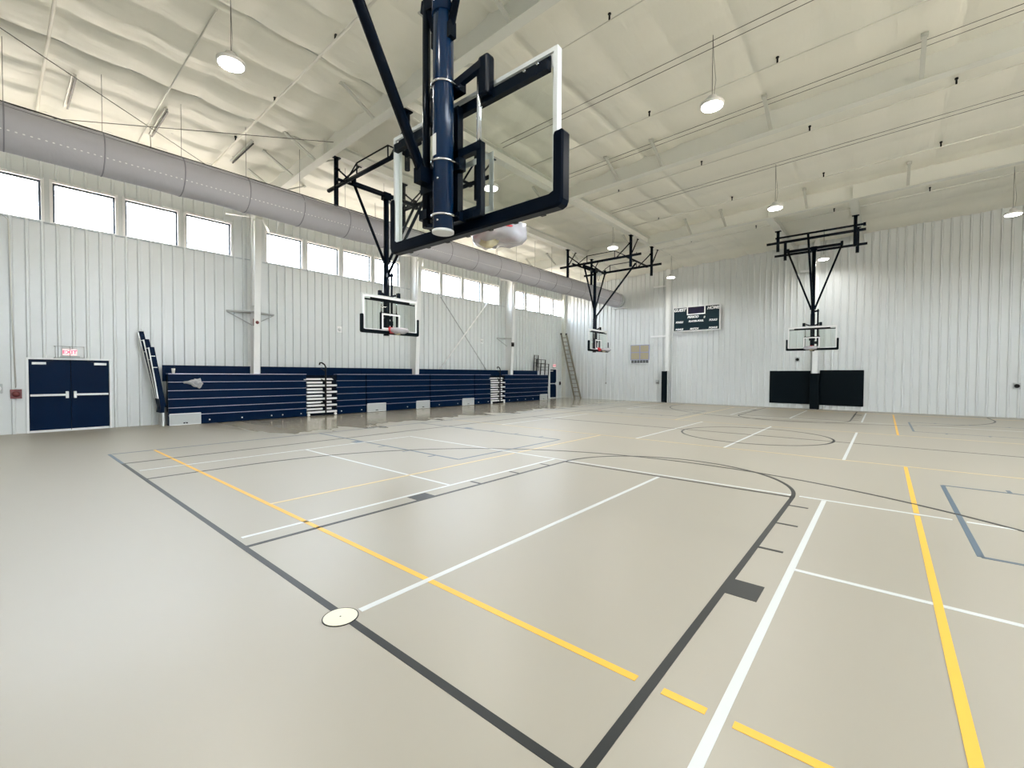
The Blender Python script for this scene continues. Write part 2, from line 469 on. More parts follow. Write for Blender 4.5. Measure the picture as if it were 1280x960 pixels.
def column(y, label, top=7.9):
    mb = MB()
    d0, d1 = .50, .86
    xi0, xi1 = XW + d0, XW + d1
    xo = XW + .02
    mb.prism([(xo, 0), (xi0, 0), (xi1, top), (xo, top)], y - .006, y + .006, 'y')
    mb.prism([(xi0, 0), (xi0 + .016, 0), (xi1 + .016, top), (xi1, top)], y - .11, y + .11, 'y')
    mb.box(xo, xo + .014, y - .11, y + .11, 0, top)
    o = mb.build('steel_column', 'colsteel'); struct(o, label, 'column'); o['group'] = 'white columns along the left wall'
    return o
column(4.80, 'white steel column rising behind the bleachers left of the first bleacher stair')
column(12.20, 'white steel column just right of the hoop in front of the bleachers')
column(19.55, 'white steel column right of the crossed wall rods')
column(-2.6, 'white steel column left of the blue double door')
for x, lab in ((-7.72, 'white far wall column left of the scoreboard'), (.02, 'white far wall column above the black pads')):
    mb = MB(); zt = roofz(x) - .1
    mb.box(x - .11, x + .11, YF - .32, YF - .304, 0, zt); mb.box(x - .006, x + .006, YF - .304, YF - .05, 0, zt); mb.box(x - .11, x + .11, YF - .06, YF - .045, 0, zt)
    o = mb.build('steel_column', 'colsteel'); struct(o, lab, 'column')
mb = MB(); mb.box(XW + .05, XW + .24, YF - .30, YF - .045, 0, 8.3); struct(mb.build('steel_column', 'steel'), 'white corner column behind the leaning ladder', 'column')

def beam(x, y0, y1, label, zb=None):
    z = rafz(x) + .0 if zb is None else zb
    mb = MB(); mb.box(x - .13, x + .13, y0, y1, z, z + .015); mb.box(x - .006, x + .006, y0, y1, z + .015, z + .31); mb.box(x - .13, x + .13, y0, y1, z + .31, z + .325)
    o = mb.build('support_beam', 'steel'); struct(o, label, 'beam'); o['group'] = 'hoop support beams'
    return o
BZ = 8.2
beam(-9.75, 4.82, 12.18, 'left grey support beam over the hoop before the bleachers', BZ - .06)
beam(-6.3, 4.82, 12.18, 'right grey support beam over the hoop before the bleachers', BZ)
beam(-9.75, 12.22, 19.53, 'left grey support beam over the far left hoop', BZ - .06)
beam(-6.3, 12.22, 19.53, 'right grey support beam over the far left hoop', BZ)
beam(-1.05, 19.57, YF - .05, 'left support beam over the far wall hoop')
beam(1.75, 19.57, YF - .05, 'right support beam over the far wall hoop')
beam(-1.05, -2.58, 4.78, 'left support beam over the large near hoop')
beam(1.15, -2.58, 4.78, 'right support beam over the large near hoop')

# flange braces: channel from the fabric down to the rafter's lower flange
FB = []
def fbrace(x, y, side, label):
    mb = MB(); z0 = rafz(x) + .03; z1 = roofz(x) - .12
    a = (x, y + side * .10, z0); b = (x, y + side * .95, z1)
    mb.bar(a, b, .085, .04); mb.box(x - .06, x + .06, b[1] - .05, b[1] + .05, z1 - .02, z1 + .05)
    o = mb.build('flange_brace', 'bracesteel'); struct(o, label, 'brace'); o['group'] = 'flange braces of the rafters'
for y, nm in ((4.8, 'nearest'), (12.2, 'second'), (19.55, 'farthest')):
    for i, x in enumerate((-13.3, -11.8, -10.3, -7.2, -4.2, -2.7, .3, 3.3, 6.3)):
        for side in (-1, 1):
            if side == 1 and i % 2: continue
            fbrace(x, y, side, 'white diagonal brace on the %s rafter, %s side, %s one counted from the windows' % (nm, 'near' if side < 0 else 'far', ('first', 'second', 'third', 'fourth', 'fifth', 'sixth', 'seventh', 'eighth', 'ninth')[i]))

# ---------------------------------------------------------------- floor markings (parts of the floor)
CX = -.14; LW = .055
def line(x0, y0, x1, y1, m, w=LW, z=.0, name='court_line'):
    mb = MB()
    if abs(x1 - x0) < 1e-6: mb.box(x0 - w / 2, x0 + w / 2, y0, y1, -.002, .0022 + z)
    else: mb.box(x0, x1, y0 - w / 2, y0 + w / 2, -.002, .0022 + z)
    return mb.build(name, m, FLOOR)
def arc(cx, cy, rx, ry, a0, a1, m, w=LW, z=.0006, name='court_arc', n=90):
    o, i = [], []
    for k in range(n + 1):
        a = a0 + (a1 - a0) * k / n
        o.append((cx + (rx + w / 2) * math.cos(a), cy + (ry + w / 2) * math.sin(a)))
        i.append((cx + (rx - w / 2) * math.cos(a), cy + (ry - w / 2) * math.sin(a)))
    mb = MB(); mb.strip(o, i, -.002, .0022 + z); return mb.build(name, m, FLOOR)
LL, LR = -2.105, 1.83       # lane outer edges
SL, SR = -8.27, 8.0         # sidelines of the long court
FTL = 5.75; YE = 25.5
K = 'pblack'
for flip in (0, 1):
    Y = (lambda y: y) if not flip else (lambda y: YE - y)
    def hl(x0, x1, y, m, **k): line(x0, Y(y), x1, Y(y), m, **k)
    def vl(x, y0, y1, m, **k): line(x, min(Y(y0), Y(y1)), x, max(Y(y0), Y(y1)), m, **k)
    hl(SL, SR, -LW / 2, K, name='baseline')
    vl(LL + LW / 2, 0, FTL, K, name='lane_line'); vl(LR - LW / 2, 0, FTL, K, name='lane_line')
    hl(LL, LR, FTL, K, name='free_throw_line')
    for s, xe in ((-1, LL), (1, LR)):
        mb = MB(); mb.box(xe, xe + s * .225, Y(2.13), Y(2.44), -.002, .0022); mb.build('lane_block', K, FLOOR)
        for y in (3.35, 4.32, 5.24): hl(min(xe, xe + s * .215), max(xe, xe + s * .215), y + .02, K, w=.045, name='lane_hash')
    c = CX
    if not flip: arc(c, FTL, (LR - LL) / 2 - LW / 2, 1.83, 0, PI, K, name='free_throw_arc')
    else: arc(c, YE - FTL, (LR - LL) / 2 - LW / 2, 1.83, PI, 2 * PI, K, name='free_throw_arc')
    y3 = 1.45; sy = 1 if not flip else -1
    arc(c, Y(y3), 6.27, 5.86, 0 if not flip else PI, PI if not flip else 2 * PI, K, name='three_point_arc')
    vl(c - 6.27, 0, y3, K, name='three_point_line'); vl(c + 6.27, 0, y3, K, name='three_point_line')
line(SL, 0, SL, YE, K, name='sideline'); line(SR, 0, SR, YE, K, name='sideline')
line(SL, YE / 2, SR, YE / 2, K, name='half_court_line')
arc(CX, YE / 2, 1.93, 1.95, 0, 2 * PI, K, name='center_circle')
# white courts
Wt = 'pwhite'
for x in (CX,): line(x, .09, x, 5.70, Wt, z=.0002)
line(-2.38, .05, -2.38, 5.83, Wt); line(2.165, -2.3, 2.165, 5.83, Wt)
line(-7.27, .05, -7.27, 5.83, Wt); line(-7.27, 2.98, -2.40, 2.98, Wt)
line(2.19, 2.99, 7.05, 2.99, Wt); line(7.05, .05, 7.05, 5.83, Wt)
line(-7.27, 5.87, 1.765, 5.87, Wt); line(1.87, 5.87, 3.44, 5.87, Wt); line(3.56, 5.87, 7.1, 5.87, Wt)
for x in (CX, -2.38, 2.165, -7.27, 7.05): line(x, 9.72, x, 15.55, Wt, z=.0002)
for x in (CX, -2.38, 2.165, -7.27, 7.05): line(x, 19.4, x, 24.7, Wt, z=.0002)
line(-7.27, 19.4, 7.05, 19.4, Wt)
# yellow courts
Yl = 'pyellow'
line(-9.75, .725, 1.72, .725, Yl); line(1.87, .725, 2.10, .725, Yl); line(2.23, .725, 9.4, .725, Yl)
for x in (-3.43, 3.12):
    Yq = Yl if x > 0 else 'pyellow_glare'
    line(x, .74, x, 5.80, Yq, z=.0004); line(x, 5.93, x, 9.66, Yq, z=.0004); line(x, 15.6, x, 24.6, Yq, z=.0004)
line(-9.75, 9.72, 9.4, 9.72, 'pyellow_glare'); line(-9.75, 15.55, 9.4, 15.55, 'pyellow_glare'); line(-9.75, 24.6, 9.4, 24.6, Yl)
# slate blue side courts
Bl = 'pblue'
for yc in (6.33, 18.95):
    a, b = yc - 1.83, yc + 1.83
    for s, xb, xf in ((-1, -9.72, -3.82), (1, 9.45, 3.52)):
        x0, x1 = min(xb, xf), max(xb, xf)
        line(x0, a, x1, a, Bl); line(x0, b, x1, b, Bl); line(xf, a, xf, b, Bl, name='free_throw_line')
        for yy, t in ((a, -1), (b, 1)):
            mb = MB(); xq = xb - s * 2.13
            mb.box(xq, xq - s * .31, yy, yy + t * .22, -.002, .0022); mb.build('lane_block', Bl, FLOOR)
            for q in (3.35, 4.3, 5.2):
                xq = xb - s * q; line(xq, min(yy, yy + t * .21), xq, max(yy, yy + t * .21), Bl, w=.05, name='lane_hash')
for x, in ((-9.72,), (9.45,)): line(x, .02, x, YE, Bl, name='side_court_baseline')
line(-9.75, -LW / 2, SL - .03, -LW / 2, Bl); line(SR + .03, -LW / 2, 9.5, -LW / 2, Bl)
# round cover plate
mb = MB(); mb.lathe((-.165, -.05, 0), [(.118, 0), (.118, .004), (.112, .006), (.004, .0062)], 40)
cp = mb.build('floor_cover_plate', 'cap')
mb = MB(); mb.lathe((-.165, -.05, 0), [(.124, 0), (.124, .0045), (.116, .0045), (.116, .0)], 40); mb.build('ring', 'black', cp)
mb = MB(); mb.lathe((-.165, -.05, .006), [(.006, 0), (.006, .0015), (.002, .002)], 10); mb.build('screw', 'black', cp)
tag(cp, 'round cream cover plate set in the floor on the black baseline', 'cover plate')

# ---------------------------------------------------------------- basketball hoops
def hoop(loc, rz, label, P):
    """local x = across, local y = towards the court it faces, mast axis at x=y=0"""
    r = empty('basketball_hoop', (loc[0], loc[1], 0), rz)
    tag(r, label, 'basketball hoop', 'ceiling-hung basketball hoops')
    nv, dk = 'navy', P.get('dark', 'navydark')
    by = P.get('by', .24); zt = P['top']; hw = .975
    zb, ztop = 2.985, 4.065
    # mast
    mb = MB(); mb.tube([(0, 0, 2.90), (0, 0, 4.66), (0, 0, 4.67), (0, 0, zt)], [.084, .084, .078, .078] if P.get('big') else [.09, .09, .08, .08], 24)
    mast = mb.build('mast', nv if P.get('big') else dk, r)
    mb = MB(); mb.lathe((0, 0, 2.885), [(.04, 0), (.07, 0), (.089, .004), (.089, .022)], 24); mb.build('end_cap', 'alu', mast)
    mr = .087 if P.get('big') else .092
    for z in (4.07, 3.45, 3.02):
        mb = MB(); pts = [(mr * 1.07, .13, z)] + [(mr * 1.07 * math.cos(a), -mr * 1.07 * math.sin(a), z) for a in [PI * k / 14 for k in range(15)]] + [(-mr * 1.07, .13, z)]
        mb.tube(pts, .009, 8); mb.build('u_bolt', 'chrome', mast)
    if P.get('big'):
        mb = MB(); mb.tube([(0, 0, 4.63), (0, 0, 4.95)], .092, 24)
        sl = mb.build('mast_sleeve', nv, mast)
        for z in (4.70, 4.79, 4.88):
            mb = MB(); mb.lathe((.082, .01, z), [(.022, 0), (.022, .03), (.012, .04)], 8, 'x'); mb.build('bolt', 'chrome', mast)
            mb = MB(); mb.lathe((.0, -.094, z), [(.008, -.006), (.008, .004)], 8, 'y'); mb.build('bolt', 'chrome', mast)
        for z in (3.30, 2.97): mb = MB(); mb.lathe((.03, -.082, z), [(.008, -.006), (.008, .004)], 8, 'y'); mb.build('bolt', 'chrome', mast)
        mb = MB(); cols = 6; vs = []
        for k in range(cols + 1):
            a = -PI / 2 - .62 + k * .13
            for z in (3.49, 3.66): vs += [(.0865 * math.cos(a), .0865 * math.sin(a), z), (.082 * math.cos(a), .082 * math.sin(a), z)]
        fs = [(4 * k, 4 * k + 4, 4 * k + 6, 4 * k + 2) for k in range(cols)]
        mb.add(vs, fs); mb.build('warning_label', 'label', mast)
    # glass, frame, padding
    mb = MB(); mb.box(-hw + .02, hw - .02, by, by + .012, zb + .02, ztop - .02); g = mb.build('backboard_glass', 'boardglass', r)
    mb = MB()
    for s in (-1, 1): mb.box(s * hw, s * (hw - .032), by - .035, by + .02, zb, ztop)
    mb.box(-hw + .032, hw - .032, by - .035, by + .02, ztop - .032, ztop); mb.box(-hw + .032, hw - .032, by - .035, by + .02, zb, zb + .032)
    for s in (-1, 1): mb.box(s * (hw - .032), s * (hw - .27), by - .022, by - .012, ztop - .13, ztop - .032)
    mb.build('backboard_frame', 'alu', r)
    mb = MB()   # painted target and border on the glass
    for x0, x1, z0, z1 in ((-.325, .325, 3.50, 3.55), (-.325, .325, 3.07, 3.12), (-.325, -.275, 3.12, 3.50), (.275, .325, 3.12, 3.50),
                           (-hw + .03, hw - .03, ztop - .085, ztop - .035), (-hw + .03, hw - .03, zb + .035, zb + .075), (-hw + .03, -hw + .07, zb + .075, ztop - .085), (hw - .07, hw - .03, zb + .075, ztop - .085)):
        mb.box(x0, x1, by + .0125, by + .0145, z0, z1)
    mb.build('target_lines', 'white', g)
    # U shaped bottom pad
    mb = MB(); o = hw + .055; i = hw - .012; zl = zb - .055; zi = zb + .035; zu = 3.45; c = .05
    U = [(-o, zu), (-o, zl + c), (-o + .015, zl + .015), (-o + c, zl), (o - c, zl), (o - .015, zl + .015), (o, zl + c), (o, zu), (o - .015, zu + .02), (i + .01, zu + .02), (i, zu), (i, zi + .04), (i - .04, zi), (-i + .04, zi), (-i, zi + .04), (-i, zu), (-i - .01, zu + .02), (-o + .015, zu + .02)]
    def ring(k, y):
        out = []
        for x, z in U:
            cx, cz = x, z
            out.append((cx * (1 - k * .012), y, cz + (k * .012 if z < zi + .01 else -k * .012)))
        return out
    ya, yb = by - .045, by + .055
    lay = [ring(1, ya), ring(0, ya + .014), ring(0, yb - .014), ring(1, yb)]
    n = len(U); vs = sum(lay, []); fs = []
    for k in range(3):
        for q in range(n): fs.append((k * n + q, k * n + (q + 1) % n, (k + 1) * n + (q + 1) % n, (k + 1) * n + q))
    # caps, split so the concave outline is filled properly
    for base in (0, 3 * n):
        for quad in ((0, 1, 15, 16), (0, 16, 17), (1, 2, 14, 15), (2, 3, 13, 14), (3, 4, 12, 13), (4, 5, 11, 12), (5, 6, 11), (6, 7, 10, 11), (7, 8, 9, 10)):
            fs.append([base + q for q in quad])
    mb.add(vs, fs); pd = mb.build('edge_padding', 'pad' if P.get('big') else 'padblk', r)
    for k in range(7):
        x = -.8 + k * .267; mb = MB(); mb.box(x - .02, x + .02, by + .028, by + .058, zl - .003, zl + .004); mb.build('pad_seam', 'black', pd)
    # lifting frame between mast and glass
    mb = MB(); yf = by - .10
    mb.box(-.315, -.265, yf - .025, yf + .025, 3.02, 3.58); mb.box(.265, .315, yf - .025, yf + .025, 3.02, 3.58)
    mb.box(-.31, .31, yf - .03, yf + .03, 3.52, 3.585); mb.box(-.31, .31, yf - .03, yf + .03, 3.00, 3.08)
    mb.box(-.12, .12, .07, yf, 3.40, 3.50); mb.box(-.12, .12, .07, yf, 2.985, 3.06); mb.box(-.12, .12, .07, yf, 4.03, 4.11)
    mb.box(.0, .055, yf - .03, yf + .03, 3.08, 3.95)
    mb.build('lift_frame', dk, r)
    for s in (-1, 1): mb = MB(); mb.tube([(s * .27, yf, 3.58), (s * .27, yf, 4.22)], .021, 14); mb.build('guide_rod', 'chrome', r)
    for s in (-1, 1):
        mb = MB(); mb.bbox(s * .33 - .055, s * .33 + .055, yf - .03, yf + .06, 3.93, 4.24, .02); mb.bar((s * .33, yf, 4.19), (s * .06, .08, 4.09), .05, .06); mb.build('slide_housing', dk, r)
    mb = MB(); mb.box(-hw + .06, hw - .06, by - .075, by - .025, ztop - .165, ztop - .095); mb.box(-hw + .06, hw - .06, by - .035, by - .025, ztop - .095, ztop - .05); mb.build('top_rail', dk, r)
    for s in (-1, 1):
        for d in (.08, .20): mb = MB(); mb.lathe((s * (hw - .06 - d), by - .08, ztop - .10), [(.011, -.012), (.011, .006)], 8, 'y'); mb.build('rail_bolt', 'chrome', r)
    # height actuator beside the mast
    mb = MB(); mb.tube([(-.20, -.01, 2.97), (-.20, -.01, 4.80)], .034, 14); mb.tube([(-.20, -.01, 4.0), (-.20, -.01, 4.88)], .024, 12)
    mb.bar((-.24, -.01, 4.80), (0, 0, 4.76), .06, .09); mb.bar((-.22, -.01, 3.30), (0, 0, 3.30), .10, .13); mb.box(-.25, -.15, -.05, .05, 3.03, 3.11); mb.bar((-.20, -.01, 2.98), (-.05, .1, 2.98), .06, .03)
    mb.build('height_actuator', dk, r)
    # rim, mount and wrapped net
    ry = by + .012 + .15 + .23
    mb = MB(); mb.tube([(.235 * math.cos(2 * PI * k / 32), ry + .235 * math.sin(2 * PI * k / 32), 3.05) for k in range(32)], .010, 10, closed=True)
    rim = mb.build('rim', 'red', r)
    mb = MB(); mb.box(-.10, .10, by + .012, by + .04, 2.95, 3.15); mb.prism([(by + .04, 3.12), (by + .20, 3.085), (by + .20, 3.0), (by + .04, 2.955)], -.085, .085, 'x'); mb.build('rim_mount', 'red', r)
    mb = MB(); rings = []; sg = 22
    prof = [(.10, .055), (.24, .045), (.262, .0), (.25, -.045), (.21, -.075), (.12, -.085), (.03, -.08)]
    for j, (q, h) in enumerate(prof):
        for k in range(sg):
            a = 2 * PI * k / sg
            nn = noise.noise(Vector((math.cos(a) * 2.2 + loc[0], math.sin(a) * 2.2 + loc[1], j * .7)))
            mb.v.append(((q + .035 * nn) * math.cos(a) * 1.08, ry + .05 + (q * .92 + .03 * nn) * math.sin(a), 3.05 + h * (1 + .9 * nn) - .05 * max(0, abs(math.cos(a)) - .7)))
    for j in range(len(prof) - 1):
        for k in range(sg):
            l = (k + 1) % sg; mb.f.append([j * sg + k, j * sg + l, (j + 1) * sg + l, (j + 1) * sg + k]); mb.s.append(True)
    mb.f.append([(len(prof) - 1) * sg + k for k in range(sg)]); mb.s.append(True)
    mb.build('net_wrap', 'bag', rim)
    mb = MB(); sg = 14
    for j in range(8):
        t = j / 7 * PI
        for k in range(sg):
            a = 2 * PI * k / sg; q = math.sin(t) * .075 * (1 + .25 * math.sin(k * 2.4 + j))
            mb.v.append((-.02 + q * math.cos(a) * 1.2, ry - .07 + q * math.sin(a), 2.955 + .055 * math.cos(t)))
    for j in range(7):
        for k in range(sg): l = (k + 1) % sg; mb.f.append([j * sg + k, j * sg + l, (j + 1) * sg + l, (j + 1) * sg + k]); mb.s.append(True)
    mb.build('folded_net', 'netwad', rim)
    # ceiling frame
    zr = P['zr']; w = P['w']; vt = P['vtop']; vw = P['vw']
    for s in (-1, 1):
        mb = MB(); mb.tube([(s * .09, P.get('vy', 0), P['vbot']), (s * vw, P.get('vy', 0), vt)], .03 if P.get('big') else .042, 10)
        mb.box(s * .09 - .03, s * .09 + .03, -.03, .03, P['vbot'] - .09, P['vbot'] + .03); mb.box(s * vw - .05, s * vw + .05, -.05, .05, vt - .02, vt + .16); mb.build('side_brace', dk, r)
    mb = MB(); mb.tube([(-vw - .05, 0, zt), (vw + .05, 0, zt)], .068, 12); mb.box(-.12, .12, -.09, .09, zt - .16, zt + .06); mb.build('hinge_pipe', dk, r)
    for a, b in P['braces']:
        mb = MB(); mb.tube([a, b], P.get('br', .044), 12); A = Vector(a); mb.box(A.x - .045, A.x + .045, A.y - .06, A.y + .06, A.z - .07, A.z + .05); mb.build('diagonal_brace', dk, r)
    for a, b in P['rails']:
        mb = MB(); mb.tube([a, b], .058, 12)
        rail = mb.build('frame_pipe', dk, r)
        if P.get('truss'):
            A, B = Vector(a), Vector(b); d = B - A; mb = MB(); h = P.get('th', .36)
            def at(t, z=0): q = A + d * t; return (q.x, q.y, q.z + z)
            tr = P['truss']
            mb.tube([at(tr[0]), at(tr[1], h), at(tr[2], h), at(tr[3])], .02, 8)
            for t in (tr[1], tr[2]): mb.tube([at(t), at(t, h)], .02, 8)
            mb.build('pipe_truss', dk, rail)
    for (x, y), z0, z1 in P['posts']:
        mb = MB(); mb.tube([(x, y, z0), (x, y, z1)], .066, 12); mb.box(x - .12, x + .12, y - .07, y + .07, z1 - .03, z1 + .0)
        mb.build('hanger_post', dk, r)
    for a, b in P.get('struts', []):
        mb = MB(); mb.tube([a, b], .028, 8); B = Vector(b)
        mb.box(B.x - .08, B.x + .08, B.y - .03, B.y + .03, B.z - .015, B.z + .01); mb.build('frame_strut', dk, r)
    if P.get('motor'):
        mb = MB(); x, y, z = P['motor']; mb.bbox(x - .20, x + .16, y - .10, y + .10, z - .17, z - .02, .02); mb.tube([(x + .16, y, z - .1), (x + .3, y, z - .1)], .07, 14)
        mt = mb.build('winch_motor', 'greybox', r)
        mb = MB(); mb.tube([(x - .12, y, z - .17), (x - .10, y, z - .36), (x, y, z - .44), (x + .09, y, z - .36), (x + .12, y, z - .17)], .010, 6); mb.build('power_cord', 'black', mt)
    return r

# side hoops: the support beams lie at local y (towards court) from the mast
def side_params(mx, c, w=1.2):
    yl, yr = -9.75 - mx, -6.3 - mx           # beams in local y
    zl, zrr = BZ - .06, BZ
    zp = 7.27
    P = dict(top=7.2, zr=zp, w=w, vtop=7.2, vw=1.08, vbot=5.2, truss=(.22, .36, .70, .84), motor=(-.35, 0, 7.15))
    P['rails'] = [((-w, yl - .45, zp), (-w, yr + .5, zp)), ((w, yl - .45, zp), (w, yr + .5, zp))]
    P['braces'] = [((0, .08, 4.75), (0, yr - .3, 7.2)), ((-w, yr - .25, zp), (w, yr - .25, zp)), ((-w - .2, yl + .42, zp + .05), (w + .2, yl + .42, zp + .05))]
    P['posts'] = [((-w, yl), 6.72, zl), ((w, yl), 6.72, zl), ((-w, yr), 6.75, zrr), ((w, yr), 6.75, zrr)]
    P['struts'] = []
    for s in (-1, 1):
        P['struts'] += [((s * w, yl, zp), (s * w - .75, yl, zl)), ((s * w, yr, zp), (s * w - .75, yr, zrr)),
                        ((s * w, yl + .75, zp), (s * w, yl + .06, zl - .35)), ((s * w, yr - .75, zp), (s * w, yr - .06, zrr - .35))]
    return P
hoop((-8.98, 6.27), -PI / 2, 'dark ceiling-hung basketball hoop in front of the left bleachers, red rim mount with wrapped net', side_params(-8.98, 6.27))
hoop((-8.85, 18.80), -PI / 2, 'dark ceiling-hung basketball hoop toward the far left corner, seen nearly edge-on near the ladder', side_params(-8.85, 18.8))
# far wall hoop faces the camera: local x = -world x
P4 = dict(top=7.75, zr=7.8, w=1.4, vtop=7.72, vw=1.05, vbot=4.95, truss=None)
P4['rails'] = [((-1.95, -.2, 7.66), (1.65, -.2, 7.66)), ((-1.95, 1.75, 7.80), (1.65, 1.75, 7.80))]
P4['braces'] = [((0, .08, 4.75), (0, 2.2, 7.9)), ((-1.9, 1.75, 8.02), (1.3, 1.75, 8.02))]
P4['posts'] = [((-1.6, -.2), 7.3, 8.44), ((1.2, -.2), 7.4, 8.34), ((-1.6, 1.75), 7.15, 8.44), ((1.2, 1.75), 7.4, 8.34)]
hoop((.15, 23.48), PI, 'dark ceiling-hung basketball hoop above the black wall pads on the far wall', P4)
# near hoop, seen from behind
P1 = dict(big=1, top=7.3, zr=7.35, w=1.1, vtop=7.2, vw=1.0, vbot=4.5, br=.043)
P1['rails'] = [((-1.35, -2.2, 7.4), (-1.35, 2.0, 7.4)), ((1.35, -2.2, 7.4), (1.35, 2.0, 7.4))]
P1['braces'] = [((-.13, -.10, 3.36), (-.05, -2.5, 7.5)), ((-1.4, -2.2, 7.45), (1.4, -2.2, 7.45))]
P1['posts'] = [((-1.05, 1.4), 7.4, 8.33), ((1.15, 1.4), 7.4, 8.40)]
hoop((0.0, .76), 0, 'large navy basketball hoop nearest the camera, seen from behind with clear glass backboard', P1)

# ---------------------------------------------------------------- lights
def lamp(x, y, z, label, power=150):
    r = empty('high_bay_light', (x, y, z)); tag(r, label, 'light', 'round high bay lights')
    zt = roofz(x) - .1 - z
    mb = MB(); mb.lathe((0, 0, 0), [(.20, .0), (.235, .02), (.235, .06), (.20, .09), (.10, .12), (.09, .20), (.03, .22)], 28); mb.build('housing', 'lampbody', r)
    mb = MB(); mb.lathe((0, 0, -.012), [(.17, -.012), (.205, .0), (.205, .012)], 28); mb.build('lens', 'lens', r)
    mb = MB(); mb.tube([(0, 0, .22), (0, 0, zt)], .006, 6); mb.build('hanging_cable', 'wire', r)
    mb = MB(); mb.tube([(.03, 0, .2), (.07, 0, zt * .35), (.02, 0, zt * .7), (0, 0, zt)], .004, 5); mb.build('power_cord', 'wire', r)
    L = bpy.data.lights.new('high_bay_light_beam', 'AREA'); L.shape = 'DISK'; L.size = .4; L.energy = power; L.color = (1, .98, .935); L.spread = math.radians(165)
    o = bpy.data.objects.new('high_bay_light_beam', L); COL.objects.link(o); o.parent = r; o.location = (0, 0, -.045)
    return r
LP = 135
lamp(-6.5, 1.3, 7.4, 'round lit ceiling lamp at the upper left, over the near court', LP)
lamp(-.1, 8.25, 7.4, 'round lit ceiling lamp right of the near backboard, largest on the right half', LP)
lamp(-.15, 15.6, 7.4, 'round lit ceiling lamp just left of the far wall hoop frame', LP)
lamp(6.12, 21.5, 7.4, 'round lit ceiling lamp at the right edge of the picture', LP * .42)
lamp(-6.8, 24.0, 7.4, 'round lit ceiling lamp above the scoreboard at far wall', LP * .42)
lamp(.42, 24.6, 7.4, 'round lit ceiling lamp behind the far wall hoop mast', LP * .42)
lamp(-6.6, 16.4, 7.4, 'round lit ceiling lamp inside the far left hoop frame', LP)
lamp(-6.5, 8.3, 7.4, 'round lit ceiling lamp seen through the near glass backboard', LP)
for y, nm in ((-4.2, 'left of the picture'), (1.3, 'above the first windows'), (8.3, 'above the second bay of windows'), (15.5, 'above the third bay of windows'), (22.4, 'above the farthest windows')):
    lamp(-12.75, y, 7.4, 'added unseen fill lamp between fabric duct and left wall, %s' % nm, LP * .2)  # lamps added out of sight to brighten the left floor and wall
for i, (x, y) in enumerate(((6.1, 1.3), (6.1, 8.3), (6.1, 14.5), (12.2, 4.0), (12.2, 12.0), (12.2, 20.0), (-.1, -2.8), (7, -3))):  # lamps added out of view to balance the hall's light
    lamp(x, y, 7.4, 'added fill lamp outside the picture, %s' % ('over the near right court', 'right of the nearest rafter', 'over the right mid court', 'by the right wall near end', 'by the right wall middle', 'by the right wall far end', 'behind the left edge of the picture', 'behind the camera to the right')[i], LP * (.58 if x > 0 else 1))

